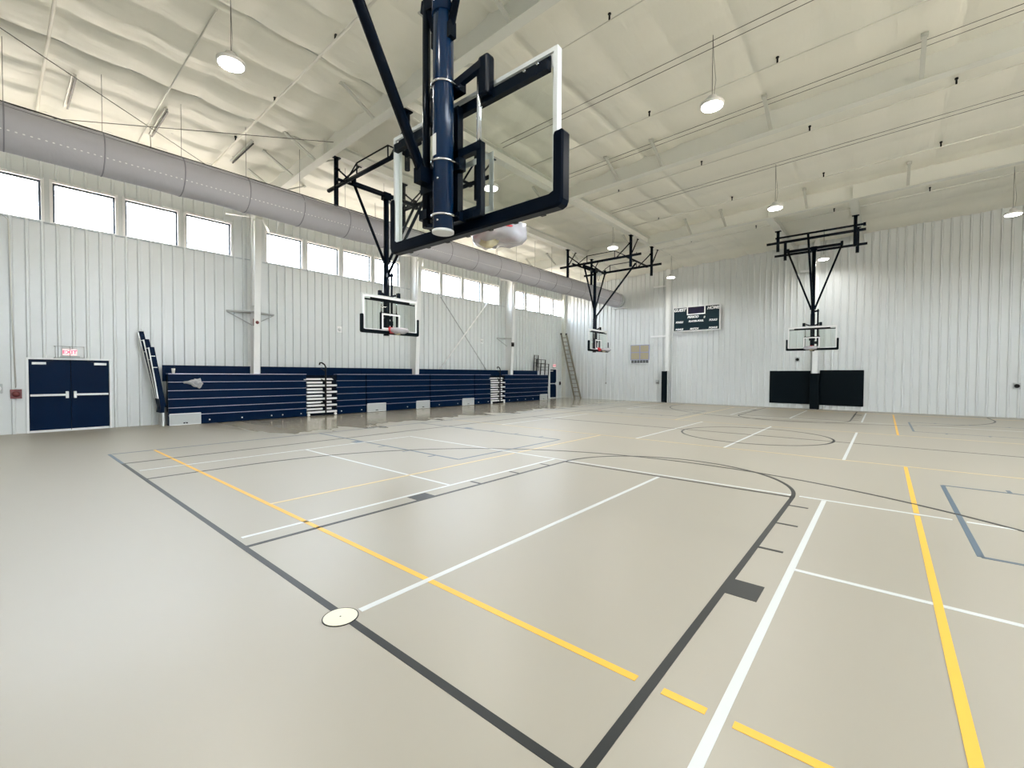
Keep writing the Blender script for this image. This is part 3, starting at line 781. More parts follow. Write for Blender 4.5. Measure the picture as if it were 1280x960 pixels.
# ---------------------------------------------------------------- fabric duct
def duct():
    cx, cz, r = -11.05, 6.73, .475
    root = empty('air_duct', (cx, YN + .3, cz)); tag(root, 'long grey fabric air duct hung below the ceiling along the left windows', 'air duct')
    y0, y1 = 0.0, 25.55 - YN - .3
    sp = 1.48; sg = 40; off = .55
    mb = MB(); ys = []; y = 0
    while y < y1: ys.append(y); y += .185
    ys.append(y1)
    for y in ys:
        t = ((y - off) / sp) % 1.0
        for k in range(sg):
            a = 2 * PI * k / sg
            q = r - .022 * abs(math.sin(PI * t)) ** .6 * (.6 + .4 * math.sin(a * 3 + y)) + .012 * noise.noise(Vector((math.cos(a) * 2, math.sin(a) * 2, y * 2.5)))
            mb.v.append((q * math.cos(a), y, q * math.sin(a)))
    for i in range(len(ys) - 1):
        for k in range(sg):
            l = (k + 1) % sg; mb.f.append([i * sg + k, i * sg + l, (i + 1) * sg + l, (i + 1) * sg + k]); mb.s.append(True)
    mb.f.append(list(range(sg))); mb.s.append(False); mb.f.append([(len(ys) - 1) * sg + k for k in range(sg)]); mb.s.append(False)
    mb.build('sleeve', 'duct', root)
    y = off
    i = 0
    while y < y1:
        mb = MB(); w = .012
        mb.lathe((0, y, 0), [(r - .01, -w), (r + .006, -w), (r + .006, w), (r - .01, w)], 40, 'y'); mb.build('hoop_seam', 'ductdark', root)
        y += sp; i += 1
    mb = MB(); a = math.radians(74); mb.tube([(r * 1.01 * math.cos(a), 0, r * 1.01 * math.sin(a)), (r * 1.01 * math.cos(a), y1, r * 1.01 * math.sin(a))], .016, 8); mb.build('suspension_track', 'ductedge', root)
    mb = MB(); a = math.radians(38); mb.tube([(r * math.cos(a), 0, r * math.sin(a)), (r * math.cos(a), y1, r * math.sin(a))], .006, 6); mb.build('length_seam', 'ductdark', root)
    # punched outlets: one row of small pale eyelets
    mb = MB(); a = math.radians(-24); y = .1
    while y < y1:
        c = Vector((r * math.cos(a), y, r * math.sin(a))); nrm = Vector((math.cos(a), 0, math.sin(a))); tt = Vector((-math.sin(a), 0, math.cos(a)))
        vs = [c + nrm * h + tt * (.013 * math.sin(q)) + Vector((0, .022 * math.cos(q), 0)) for h in (-.03, .004) for q in [2 * PI * k / 6 for k in range(6)]]
        mb.add(vs, [(6, 7, 8, 9, 10, 11)] + [(k, (k + 1) % 6, 6 + (k + 1) % 6, 6 + k) for k in range(6)]); y += .105
    o = mb.build('outlet_eyelets', 'white', root); o['kind'] = 'stuff'
    y = .55
    while y < y1:
        mb = MB(); mb.tube([(.12, y, r - .02), (.12, y, roofz(cx + .12) - cz - .05)], .005, 5); mb.build('suspension_wire', 'wire', root); y += 1.48
    mb = MB(); mb.lathe((0, y1, 0), [(r + .01, -.02), (r + .03, -.02), (r + .03, .28), (r + .01, .28)], 40, 'y'); mb.build('end_collar', 'greybox', root)
    mb = MB(); mb.box(-.3, .55, y1 + .05, y1 + .5, -r - .06, -r - .02); mb.build('end_bracket', 'trim', root)
duct()

# ---------------------------------------------------------------- ceiling services
def pipe_x(name, x0, x1, y, dz, r, m, label, cat, heads=None, group=None):
    mb = MB(); mb.tube([(x0, y, roofz(x0) - dz), (x1, y, roofz(x1) - dz)], r, 8)
    o = mb.build(name, m); tag(o, label, cat, group)
    if heads:
        for x in heads:
            h = MB(); z = roofz(x) - dz
            h.tube([(x, y, z), (x, y, z + .12)], .02, 8); h.tube([(x, y, z + .12), (x, y, z + .16)], .035, 8); h.build('sprinkler_head', 'black', o)
    return o
G = 'sprinkler pipes under the ceiling'
pipe_x('sprinkler_pipe', -14.6, XR - .2, -.78, .20, .03, 'pipe', 'white pipe crossing the ceiling at the far upper left corner', 'pipe', None, G)
pipe_x('sprinkler_pipe', -14.6, XR - .2, 3.05, .20, .026, 'pipe', 'white pipe crossing the ceiling right of the upper left lamp', 'pipe', [-11.7, -9.0, -6.0, -3, 0], G)
pipe_x('sprinkler_pipe', -8.5, XR - .2, 6.35, .20, .012, 'pipe', 'thin sprinkler pipe just beyond the nearest rafter', 'pipe', [-4.5, -1.5, 1.5, 4.5], G)
pipe_x('sprinkler_pipe', -8.5, XR - .2, 9.95, .20, .014, 'pipe', 'thin sprinkler pipe right of the near backboard, by the largest right lamp', 'pipe', [-5.2, -2.2, .8, 3.8, 6.8], G)
pipe_x('sprinkler_pipe', -8.5, XR - .2, 13.75, .20, .014, 'pipe', 'thin sprinkler pipe just beyond the second rafter', 'pipe', [-5.0, -2.0, 1.0, 4.0, 7.0], G)
pipe_x('sprinkler_pipe', -8.5, XR - .2, 17.6, .20, .014, 'pipe', 'thin sprinkler pipe between second and farthest rafters', 'pipe', [-5.0, -2.0, 1.0, 4.0, 7.0], G)
pipe_x('sprinkler_pipe', -12, XR - .2, 21.95, .20, .014, 'pipe', 'thin sprinkler pipe over the far wall hoop', 'pipe', [-8.0, -5.0, -2.0, 1.0, 4.0, 7.0], G)
pipe_x('conduit', -14.6, -7.0, 1.22, .17, .016, 'conduit', 'thin conduit crossing the ceiling left of the upper left lamp', 'conduit')
for y, lab in ((8.35, 'beside the largest right lamp'), (15.4, 'above the middle lamp'), (11.4, 'just before the second rafter')):
    for k in (0, 1):
        pipe_x('ceiling_cable', -6.2, XR - .2, y + .16 * k, .14 + .04 * k, .007, 'wire', '%s thin dark cable of the pair under the ceiling %s' % (('nearer', 'farther')[k], lab), 'cable', None, 'paired ceiling cables')
# rods bracing the roof
for i, (a, b, lab) in enumerate((((-9.6, -2.4, 8.38), (-14.7, 4.7, 8.05), 'thin diagonal bracing rod crossing the ceiling at the upper left'),
                                 ((-14.7, -2.4, 8.02), (-9.2, 4.7, 8.25), 'second thin bracing rod crossing just above the fabric duct'))):
    mb = MB(); mb.tube([a, b], .009, 6); tag(mb.build('bracing_rod', 'wire'), lab, 'rod')
# hanging channels near the duct
for y, lab in ((-.32, 'leftmost short dark-edged channel hung above the duct'), (1.35, 'second short dark-edged channel hung above the duct'), (3.35, 'third short dark-edged channel hung above the duct')):
    mb = MB(); x0, x1 = -11.3, -13.0
    for dy in (-.035, .035): mb.bar((x0, y + dy, roofz(x0) - .22), (x1, y + dy, roofz(x1) - .22), .012, .07)
    mb.bar((x0, y, roofz(x0) - .19), (x1, y, roofz(x1) - .19), .08, .012)
    for x in (x0 - .1, x1 + .1): mb.bar((x, y, roofz(x) - .2), (x, y, roofz(x) + .0), .02)
    o = mb.build('hanger_channel', 'conduit'); tag(o, lab, 'channel', 'duct hanger channels')
    mb = MB(); mb.bar((x0, y + .03, roofz(x0) - .262), (x1, y + .03, roofz(x1) - .262), .035, .014); mb.build('dark_edge', 'black', o)
mb = MB(); mb.bbox(-12.75, -12.2, -1.95, -1.45, 8.2, 8.3, .02); tag(mb.build('ceiling_unit', 'lampbody'), 'small white box fixture at the far left edge under the ceiling', 'fixture')

# ---------------------------------------------------------------- doors
def push_door(n, y0, y1, zt, leaves, label):
    r = empty('door_%d' % n, (XW, (y0 + y1) / 2, 0)); struct(r, label, 'door')
    h = (y1 - y0) / 2; mb = MB()
    for s in (-1, 1): mb.box(-.10, .05, s * h, s * (h + .05), 0, zt + .05)
    mb.box(-.10, .05, -h, h, zt, zt + .05); mb.build('frame', 'trim', r)
    mb = MB(); mb.box(-.08, .04, -h, h, 0, .022); mb.build('threshold', 'alu', r)
    mb = MB(); mb.box(-.10, -.06, -h, h, .0, zt); mb.build('back_panel', 'navydark', r)
    w = 2 * h / leaves
    for k in range(leaves):
        a = -h + k * w + .006; b = a + w - .012
        mb = MB(); mb.bbox(-.045, .0, a, b, .045, zt - .006, .004); lf = mb.build('door_leaf', 'bleach', r)
        mb = MB(); mb.box(0, .006, a, b, .025, .06); mb.build('door_sweep', 'alu', lf)
        inner = 1 if k == 0 else -1
        if leaves == 1: inner = 1
        e = b if inner == 1 else a; f = a if inner == 1 else b
        mb = MB(); mb.bbox(.03, .07, min(f + inner * .02, e - inner * .1), max(f + inner * .02, e - inner * .1), 1.04, 1.10, .008)
        mb.box(.0, .04, min(f + inner * .03, f + inner * .07), max(f + inner * .03, f + inner * .07), 1.045, 1.095); mb.build('push_bar', 'alu', lf)
        mb = MB(); mb.bbox(0, .075, min(e - inner * .11, e - inner * .045), max(e - inner * .11, e - inner * .045), .97, 1.17, .01); mb.build('latch_case', 'alu', lf)
        mb = MB(); c0, c1 = f + inner * .06, f + inner * .34
        mb.bbox(0, .07, min(c0, c1), max(c0, c1), zt - .15, zt - .08, .008); cl = mb.build('door_closer', 'alu', lf)
        mb = MB(); mb.bar((.05, c1 - inner * .04, zt - .075), (.05, c1 + inner * .14, zt - .02), .02, .012); mb.build('closer_arm', 'black', cl)
push_door(1, D1[0], D1[1], D1[2], 2, 'navy blue double door with silver push bars under an exit sign')
push_door(2, D2[0], D2[1], D2[2], 1, 'dark single exit door in the far corner past the bleachers')

def exit_sign(y, z, label, cage):
    r = empty('exit_sign', (XW, y, z)); tag(r, label, 'exit sign')
    mb = MB(); mb.bbox(.035, .085, -.16, .16, -.10, .10, .01); mb.build('housing', 'white', r)
    mb = MB(); mb.box(.0855, .088, -.145, .145, -.085, .085); mb.build('sign_face', 'exit', r)
    t = text_mb('EXIT', .15, 0, .002, .004); xform(t, lambda x, y_, z_: (.0895 + z_, x, y_)); t.build('lettering', 'exitred', r)
    mb = MB(); mb.bbox(.035, .075, -.20, .22, -.155, -.105, .01); mb.build('battery_box', 'greybox', r)
    if cage:
        mb = MB()
        for zz in (.17, -.16): mb.tube([(.03, -.32, zz), (.16, -.3, zz), (.16, .3, zz), (.03, .32, zz)], .009, 6)
        for yy in (-.3, 0, .3): mb.tube([(.03, yy, .17), (.16, yy, .17), (.16, yy, -.16), (.03, yy, -.16)], .009, 6)
        for yy in (-.3, 0.0, .3): mb.lathe((.035, yy, .17), [(.018, 0), (.018, .02)], 10, 'x')
        mb.build('wire_guard', 'bracket', r)
exit_sign(-.10, 2.32, 'lit red exit sign in a wire guard above the blue double door', True)
exit_sign(24.98, 2.38, 'small lit red exit sign above the single door in the far corner', False)

# ---------------------------------------------------------------- bleachers
BX = -14.85
ROWS = [(.02, .325), (.355, .575), (.605, .86), (.89, 1.135), (1.165, 1.415), (1.445, 1.685)]
COLG = [(4.62, 4.98), (11.98, 12.42), (19.33, 19.77)]
def bleacher(y0, y1, label, aisle=None, panels=(), backs=(), bolts=()):
    r = empty('bleacher', (BX, (y0 + y1) / 2, 0)); tag(r, label, 'bleacher', 'retracted bleacher sections')
    yc = (y0 + y1) / 2
    spans = [(y0, y1)] if not aisle else [(y0, aisle[0] - .02), (aisle[1] + .02, y1)]
    mb = MB(); mb.box(-.26, -.06, y0 - yc, y1 - yc, .02, 1.66)
    if not aisle: pass
    mb.build('understructure', 'navydark', r)
    for i, (z0, z1) in enumerate(ROWS):
        mb = MB(); x = -.004 * i
        for a, b in spans:
            segs = [(a, b)]
            if i == 0:
                for p, q in panels:
                    segs = [t for s in segs for t in (((s[0], min(s[1], p)), (max(s[0], q), s[1])) if p < s[1] and q > s[0] else (s,)) if t[1] - t[0] > .01]
            for s in segs: mb.bbox(-.07 + x, x, s[0] - yc, s[1] - yc, z0, z1, .012)
        if mb.v: mb.build('riser_board', 'bleach', r)
        if i > 0:
            mb = MB()
            for a, b in spans: mb.box(-.06 + x, .012 + x, a - yc, b - yc, z0 - .022, z0 - .008)
            mb.build('nosing_strip', 'nosing', r)
    mb = MB()
    for a, b in spans: mb.box(-.28, .006, a - yc, b - yc, 1.687, 1.712)
    mb.build('top_deck', 'nosing', r)
    for a, b in backs:
        mb = MB(); mb.bbox(-.42, -.39, a - yc, b - yc, 1.45, 1.985, .006); mb.build('back_board', 'bleach', r)
    for p, q in panels:
        mb = MB(); mb.bbox(-.05, .012, p - yc + .01, q - yc - .01, .015, .40, .006); pn = mb.build('access_panel', 'greybox', r)
        mb = MB()
        for a, b, c, d in ((p, q, .015, .04), (p, q, .375, .40), (p, p + .03, .04, .375), (q - .03, q, .04, .375)): mb.box(.012, .018, a - yc + .01, b - yc - .01, c, d)
        mb.build('panel_edge', 'alu', pn)
        mb = MB(); m_ = (p + q) / 2 - yc; mb.box(.012, .016, m_ - .06, m_ - .015, .06, .10); mb.box(.012, .016, m_ + .015, m_ + .06, .06, .10); mb.box(.012, .016, m_ - .015, m_ + .015, .085, .105); mb.build('panel_mark', 'black', pn)
    for y in bolts: mb = MB(); mb.lathe((.0, y - yc, .14), [(.024, 0), (.024, .012), (.012, .02)], 10, 'x'); mb.build('caster_bolt', 'white', r)
    if aisle:
        a, b = aisle[0] - yc, aisle[1] - yc; m_ = a + (b - a) * .62
        mb = MB(); mb.box(-.12, -.10, a, b, .05, 1.6); mb.build('stair_back', 'navydark', r)
        for k in range(5):
            z = .12 + .27 * k
            mb = MB(); mb.bbox(-.10, .03, a, m_ - .06 * (k % 2), z, z + .075, .008); mb.bbox(-.10, .03, m_ + .03, b, z, z + .075, .008)
            mb.build('stair_tread', 'tread', r)
            mb = MB(); mb.bbox(-.10, -.01, a, a + (b - a) * .52, z + .125, z + .20, .008); mb.bbox(-.10, -.01, m_ + .02, m_ + .26, z + .125, z + .20, .008)
            mb.build('stair_step', 'tread', r)
        mb = MB(); mb.add([(-.1, a - .12, 1.47), (.02, a - .12, 1.47), (.02, b - .15, 1.47), (-.1, b - .15, 1.47), (-.24, a - .10, 1.66), (-.22, a - .10, 1.66), (-.22, b - .25, 1.66), (-.24, b - .25, 1.66)],
                          [(0, 1, 2, 3), (4, 7, 6, 5), (1, 5, 6, 2), (0, 3, 7, 4), (0, 4, 5, 1), (3, 2, 6, 7)]); mb.build('top_landing', 'tread', r)
        mb = MB(); y = m_ - .03
        mb.tube([(.06, y, .10), (.06, y, 2.0), (.06, y - .05, 2.10), (.06, y - .16, 2.17), (.06, y - .24, 2.17), (.06, y - .26, 2.08)], .03, 10)
        for z in (.45, .95, 1.4, 1.83): mb.tube([(.06, y, z), (.0, y - .17, z + .10)], .02, 8)
        mb.build('stair_handrail', 'black', r)
        for y in (a + .06, b - .06):
            mb = MB(); mb.lathe((0, y, .055), [(.055, -.03), (.055, .03)], 14, 'x'); mb.build('stair_wheel', 'white', r)
    return r
bleacher(2.07, 9.16, 'navy bleacher section at the left end, with a silver stair and end panel', (6.54, 7.79), [(2.08, 2.96)], [(2.0, 4.62), (4.98, 9.17)], (3.2, 4.2, 5.2, 5.6, 6.3, 8.0, 8.95))
bleacher(9.21, 12.79, 'navy bleacher section second from the left, between two grey floor panels', None, [(9.22, 10.2), (11.92, 12.78)], [(9.18, 11.98), (12.42, 12.80)], (11.4,))
bleacher(12.84, 15.97, 'navy bleacher section third from the left, grey panel at its right bottom', None, [(15.03, 15.95)], [(12.81, 15.98)], (13.4, 14.7))
bleacher(16.02, 23.1, 'navy bleacher section at the far right end, with its own silver stair', (17.33, 18.58), [(22.15, 23.0)], [(15.99, 19.33), (19.77, 22.4)], (16.3, 17.1, 19.0, 19.8, 20.6, 21.4))
# guard panels parked on the left end
for k, lab in enumerate(('tallest navy guard panel leaning against the left bleacher end', 'middle navy guard panel leaning at the left bleacher end', 'frontmost low navy guard panel leaning at the left bleacher end')):
    x = -15.47 + .2 * k; zt = 3.05 - .25 * k; yb, yt = 1.90, 1.45 + .06 * k; zb_ = .62
    def yy(z): return yb + (yt - yb) * (z - zb_) / (3.05 - zb_)
    mb = MB(); mb.prism([(yy(zb_), zb_), (yy(zb_) + .15, zb_), (yy(zt) + .12, zt), (yy(zt), zt)], x - .02, x + .06, 'x')
    mb.prism([(yy(zb_) - .02, zb_ - .18), (yy(zb_) + .10, zb_ - .18), (yy(zb_) + .10, zb_), (yy(zb_), zb_)], x - .02, x + .06, 'x')
    o = mb.build('folding_barrier', 'bleach'); tag(o, lab, 'barrier', 'guard panels leaning at the left bleacher end')
    mb = MB(); mb.prism([(yy(.9) - .03, .9), (yy(.9) - .005, .9), (yy(zt) - .005, zt - .02), (yy(zt) - .03, zt - .02)], x - .015, x + .055, 'x'); mb.build('metal_edge', 'alu', o)
    mb = MB()
    for q in range(2): z = zt - .30 - q * .36; mb.box(x - .012, x + .066, yy(z) - .01, yy(z) + .10, z, z + .022)
    mb.build('cross_bar', 'alu', o)
    mb = MB(); mb.bar((x + .02, 1.97, .0), (x + .02, 1.97, .62), .05, .05); mb.build('support_leg', 'alu', o)
# guard rails on the right end
for k, (x, a, b, zt, zb_, lab) in enumerate(((-15.52, 22.42, 22.85, 3.05, 1.5, 'rearmost black framed guard rail standing on the right bleacher end'), (-15.38, 22.5, 23.5, 2.75, 1.2, 'middle black framed guard rail standing on the right bleacher end'), (-15.2, 22.72, 23.65, 2.46, .9, 'front low black framed guard rail on the right bleacher end'))):
    mb = MB()
    mb.tube([(x, a - .12, zb_), (x, a, zt), (x, b, zt), (x, b - .12, zb_)], .036, 8)
    for t in (.33, .66) if k != 2 else (.28, .55): mb.tube([(x, a - .12 * t, zt - (zt - zb_) * t * .5), (x, b - .06 * t, zt - (zt - zb_) * t * .5)], .014, 8)
    mb.tube([(x, (a + b) / 2, zt), (x, (a + b) / 2 - .06, zt - (zt - zb_) * .5)], .014, 8)
    o = mb.build('guard_rail', 'black'); tag(o, lab, 'guard rail', 'black guard rails on the right bleacher end')
    mb = MB(); mb.box(x - .006, x + .006, a, b - .05, zb_, zt - (zt - zb_) * .5); mb.build('infill_sheet', 'clear' if k != 2 else 'bleach', o)
    mb = MB(); mb.bar((x, b - .13, 0), (x, b - .13, zb_), .05, .05); mb.bar((x, a - .10, 0), (x, a - .10, zb_), .05, .05); mb.build('support_leg', 'alu', o)
# cup and cloth lying on the bleacher
cx_, cy_, cz_ = BX + .0, 2.22, 1.447
mb = MB(); c = mb.lathe((0, 0, 0), [(.036, 0), (.05, .135), (.053, .14), (.053, .155), (.045, .16)], 20).build('drink_cup', 'white'); c.location = (BX + .03, 2.21, 1.44)
c.location = (BX - .13, 2.21, 1.713); c.location = (BX - .03, 2.215, 1.713)
tag(c, 'white paper cup with straw standing on the left end of the bleachers', 'cup')
mb = MB(); mb.tube([(0, .0, .15), (.0, .02, .20), (0, .05, .235)], .005, 6); mb.build('straw', 'black', c)
mb = MB(); nx_, ny_ = 16, 12
for i in range(nx_ + 1):
    for j in range(ny_ + 1):
        u, w_ = i / nx_, j / ny_
        y = -.25 + .5 * u; hgt = .03 + .115 * max(0, min(1, (u - .15) / .45)) ** 1.4 * (1 if u < .9 else 1 - (u - .9) * 5)
        nn = noise.noise(Vector((u * 5, w_ * 5, .4))); n2 = noise.noise(Vector((u * 4, w_ * 4, 7.4)))
        ang = (w_ - .5) * 2.6
        mb.v.append((.05 * math.cos(ang) * (1 + nn) + .03, y + .06 * n2, hgt * (math.sin(ang) + .45 * nn) - .10 * max(0, u - .45)))
for i in range(nx_):
    for j in range(ny_): a = i * (ny_ + 1) + j; mb.f.append([a, a + 1, a + ny_ + 2, a + ny_ + 1]); mb.s.append(True)
b = mb.build('crumpled_cloth', 'cloth'); b.location = (BX + .0, 2.73, 1.42)
md = b.modifiers.new('thick', 'SOLIDIFY'); md.thickness = .012
tag(b, 'crumpled grey cloth draped over an upper row at the left bleacher end', 'cloth')

# ---------------------------------------------------------------- far wall fittings
def scoreboard():
    x0, x1, z0, z1 = -7.40, -4.62, 4.42, 5.95; cx, cz = (x0 + x1) / 2, (z0 + z1) / 2
    r = empty('scoreboard', (cx, YF - .05, cz)); tag(r, 'dark wall scoreboard with white lettering and blank clock on the far wall', 'scoreboard')
    w, h = (x1 - x0) / 2, (z1 - z0) / 2
    mb = MB(); mb.bbox(-w + .03, w - .03, -.15, 0, -h + .03, h - .03, .01); mb.build('display_face', 'sbgreen', r)
    mb = MB()
    for a, b, c, d in ((-w, w, h - .06, h), (-w, w, -h, -h + .06), (-w, -w + .06, -h + .06, h - .06), (w - .06, w, -h + .06, h - .06)): mb.box(a, b, -.17, 0, c, d)
    mb.build('outer_frame', 'alu', r)
    mb = MB(); mb.box(-.48, .48, -.16, -.14, h - .47, h - .07); mb.build('clock_window', 'sbscreen', r)
    mb = MB()
    for a, b, c, d in ((-.54, .54, h - .53, h - .47), (-.54, -.48, h - .47, h - .06), (.48, .54, h - .47, h - .06)): mb.box(a, b, -.165, -.14, c, d)
    mb.build('clock_frame', 'sbwhite', r)
    for s, sz, px, pz in (('GUEST', .24, -.98, .56), ('HOME', .24, .98, .56), ('PERIOD', .19, -.18, .10), ('8', .16, .48, .04), ('FOULS', .15, -1.0, -.18), ('FOULS', .15, .98, -.16), ('PLAYER-FOUL', .14, .0, -.16),
                         ('BONUS', .14, -1.0, -.62), ('MATCH', .14, -.1, -.62), ('BONUS', .14, .98, -.62)):
        t = text_mb(s, sz, .25, .003, .008); xform(t, lambda x, y, z: (x + px, -.155 - z, y + pz)); t.build('lettering', 'sbwhite', r)
    mb = MB()
    for x in (-.7, -.2, .6, 1.2): mb.box(x - .05, x + .05, -.08, .0, h, h + .05)
    mb.build('mounting_bracket', 'alu', r)
scoreboard()

def pad(x0, x1, z0, z1, y, label, m='padblk', th=.06, group=None):
    mb = MB(); mb.bbox(x0, x1, y - th, y, z0, z1, .02); o = mb.build('wall_pad', m); tag(o, label, 'wall pad', group)
    mb = MB(); mb.box(x0 + .02, x1 - .02, y, y + .014, z0 + .03, z1 - .03); mb.build('backing_board', 'trim', o)
    return o
pad(-2.06, -.17, .24, 2.0, YF - .04, 'black wall pad left of the column pad under the far wall hoop', group='black pads under the far hoop')
pad(.22, 2.02, .22, 2.03, YF - .04, 'black wall pad right of the column pad under the far wall hoop', group='black pads under the far hoop')
def column_pad(x, zt, label, w=.19):
    mb = MB(); yb = YF - .34
    mb.bbox(x - w, x + w, yb - .06, yb - .01, .01, zt, .02)
    for s in (-1, 1): mb.bbox(x + s * w, x + s * (w - .05), yb - .02, YF - .045, .01, zt - .004, .015)
    o = mb.build('column_pad', 'padblk'); tag(o, label, 'column pad'); return o
column_pad(.02, 1.86, 'narrow black pad wrapped around the column between two wall pads')
column_pad(-7.90 + .05, 1.98, 'narrow dark navy pad around the far wall column left of the scoreboard', .17)

def louver():
    r = empty('wall_louver', (-9.6, YF - .045, 3.08)); tag(r, 'square tan wall panel with blue cross tape above a dark grille', 'wall panel')
    mb = MB(); mb.bbox(-.66, .66, -.07, 0, -.62, .64, .01); mb.build('housing', 'trim', r)
    mb = MB(); mb.box(-.63, .63, -.08, -.06, -.32, .62); mb.build('cloth_face', 'tan', r)
    mb = MB(); mb.box(-.64, .64, -.086, -.078, .12, .17); mb.box(-.03, .03, -.086, -.078, -.32, .62); mb.box(.60, .65, -.086, -.06, -.32, .64); mb.box(-.65, -.62, -.086, -.06, -.32, .64); mb.box(-.65, .65, -.086, -.06, .60, .64); mb.box(-.65, .65, -.086, -.06, -.36, -.32); mb.build('cross_tape', 'bluetape', r)
    mb = MB(); mb.box(-.60, .60, -.078, -.06, -.55, -.37); mb.build('grille_recess', 'black', r)
    mb = MB()
    for k in range(7): x = -.6 + k * .2; mb.box(x - .012, x + .012, -.084, -.076, -.55, -.37)
    mb.box(-.6, .6, -.083, -.077, -.465, -.452); mb.build('grille_bars', 'greybox', r)
louver()

def wall_strut(axis, pos, z, y, ln, label):
    """short white girt stub standing off a column"""
    mb = MB()
    if axis == 'far': mb.bbox(pos - ln, pos + .03, y - .06, y + .0, z - .05, z + .05, .01)
    o = mb.build('girt_stub', 'trim'); tag(o, label, 'wall bracket'); return o
wall_strut('far', -7.83, 4.20, YF - .30, .95, 'white horizontal stub on the far column at scoreboard height')
wall_strut('far', -7.83, 7.35, YF - .30, .8, 'white horizontal stub high on the column left of the scoreboard')
wall_strut('far', -.09, 7.2, YF - .30, .6, 'white horizontal stub behind the far wall hoop mast')
# triangular wall brackets at the left-wall columns
for y, z, lab in ((4.80, 4.02, 'white triangular bracket low on the column nearest the stair'), (19.55, 3.98, 'white triangular bracket on the column right of the crossed rods')):
    mb = MB(); x = XW + .55
    for s in (-1, 1):
        mb.bar((x, y, z), (XW + .05, y + s * .82, z), .05, .05); mb.bar((XW + .05, y + s * .82, z - .02), (XW + .2, y, z - .48), .03, .03)
    mb.bar((XW + .06, y - .82, z), (XW + .06, y + .82, z), .05, .06)
    tag(mb.build('column_bracket', 'bracket'), lab, 'wall bracket')
for y, z, lab in ((4.80, 7.42, 'white pipe arm at the top of the column by the fourth window'), (12.2, 7.5, 'white pipe arm at the top of the column right of the hoop'), (19.55, 7.5, 'white pipe arm at the top of the third column')):
    mb = MB(); mb.tube([(XW + .75, y - .17, z - 3.2), (XW + .75, y - .17, z), (XW + .5, y - .95, z)], .04, 10); mb.tube([(XW + .8, y + .17, z), (XW + .3, y + .55, z - .22)], .04, 10)
    tag(mb.build('drain_pipe', 'trim'), lab, 'pipe')
# bracing rods on the left wall
for a, b, lab, m in (((14.05, 2.0), (17.72, 5.98), 'white wall rod rising to the right across the third bay', 'white'), ((17.75, 2.0), (14.15, 5.9), 'grey wall rod falling to the right across the third bay', 'bracket')):
    mb = MB(); x = XW + (.16 if m == 'white' else .09); mb.tube([(x, a[0], a[1]), (x, b[0], b[1])], .036 if m == 'white' else .024, 8); tag(mb.build('wall_rod', m), lab, 'rod')
# strobes and sensors
def gadget(x, y, z, nx, ny, label, m='white', base='greybox', name='wall_strobe', cat='strobe'):
    r = empty(name, (x, y, z), math.atan2(ny, nx)); tag(r, label, cat)
    mb = MB(); mb.bbox(-.034, .03, -.11, .11, -.13, .13, .008); mb.build('back_plate', base, r)
    mb = MB(); mb.lathe((.03, 0, 0), [(.085, 0), (.08, .035), (.04, .07), (.004, .08)], 18, 'x'); mb.build('dome', m, r); return r
gadget(XW + .035, 8.37, 3.68, 1, 0, 'small silver round strobe on the left wall above the second bay of bleachers', 'alu', 'white')
gadget(XW + .035, 17.4, 3.70, 1, 0, 'small silver round strobe on the left wall by the crossed rods', 'alu', 'white')
gadget(XW + .60, 4.80, 3.62, 1, 0, 'small dark red alarm box on the column behind the left stair', 'alarm', 'alarm', 'alarm_box', 'alarm')
gadget(XW + .66, 19.55, 3.6, 1, 0, 'small dark alarm box on the column right of the crossed rods', 'black', 'black', 'alarm_box', 'alarm')
gadget(XW + .035, -1.17, 1.12, 1, 0, 'dark red fire alarm pull box on the wall left of the double door', 'alarm', 'alarm', 'fire_alarm', 'alarm')
gadget(-.78, YF - .035, 2.6, 0, -1, 'small dark sensor on the far wall above the left pad', 'black', 'greybox', 'wall_sensor', 'sensor')
gadget(-8.42, YF - .035, 1.28, 0, -1, 'small round grey outlet on the far wall beside the column pad', 'greybox', 'greybox', 'wall_outlet', 'outlet')
gadget(7.05, YF - .035, 1.35, 0, -1, 'small dark outlet on the far wall at the right edge', 'black', 'greybox', 'wall_outlet', 'outlet')
gadget(XW + .035, 25.75, 1.08, 1, 0, 'small black control box right of the far corner door', 'black', 'black', 'wall_switch', 'switch')
gadget(XW + .035, -1.52, 1.28, 1, 0, 'small pale outlet box at the left picture edge', 'white', 'greybox', 'wall_outlet', 'outlet')
mb = MB(); mb.tube([(XW + .075, -1.33, 6.0), (XW + .075, -1.25, 5.9), (XW + .075, -1.22, 3.5), (XW + .075, -1.17, 1.30)], .016, 8); tag(mb.build('conduit', 'conduit'), 'thin vertical conduit running down to the fire alarm', 'conduit')
mb = MB(); mb.tube([(XW + .12, 26.0, 0), (XW + .12, 26.0, 7.7)], .05, 10); tag(mb.build('vent_pipe', 'darkpipe'), 'dark vertical pipe beside the ladder in the far left corner', 'pipe')
mb = MB(); mb.tube([(-12.1, YF - .06, 1.2), (-12.1, YF - .06, 3.2)], .008, 6); mb.box(-12.13, -12.07, YF - .08, YF - .045, 1.1, 1.2); tag(mb.build('hanging_cord', 'wire'), 'thin grey cord on the far wall right of the ladder', 'cord')

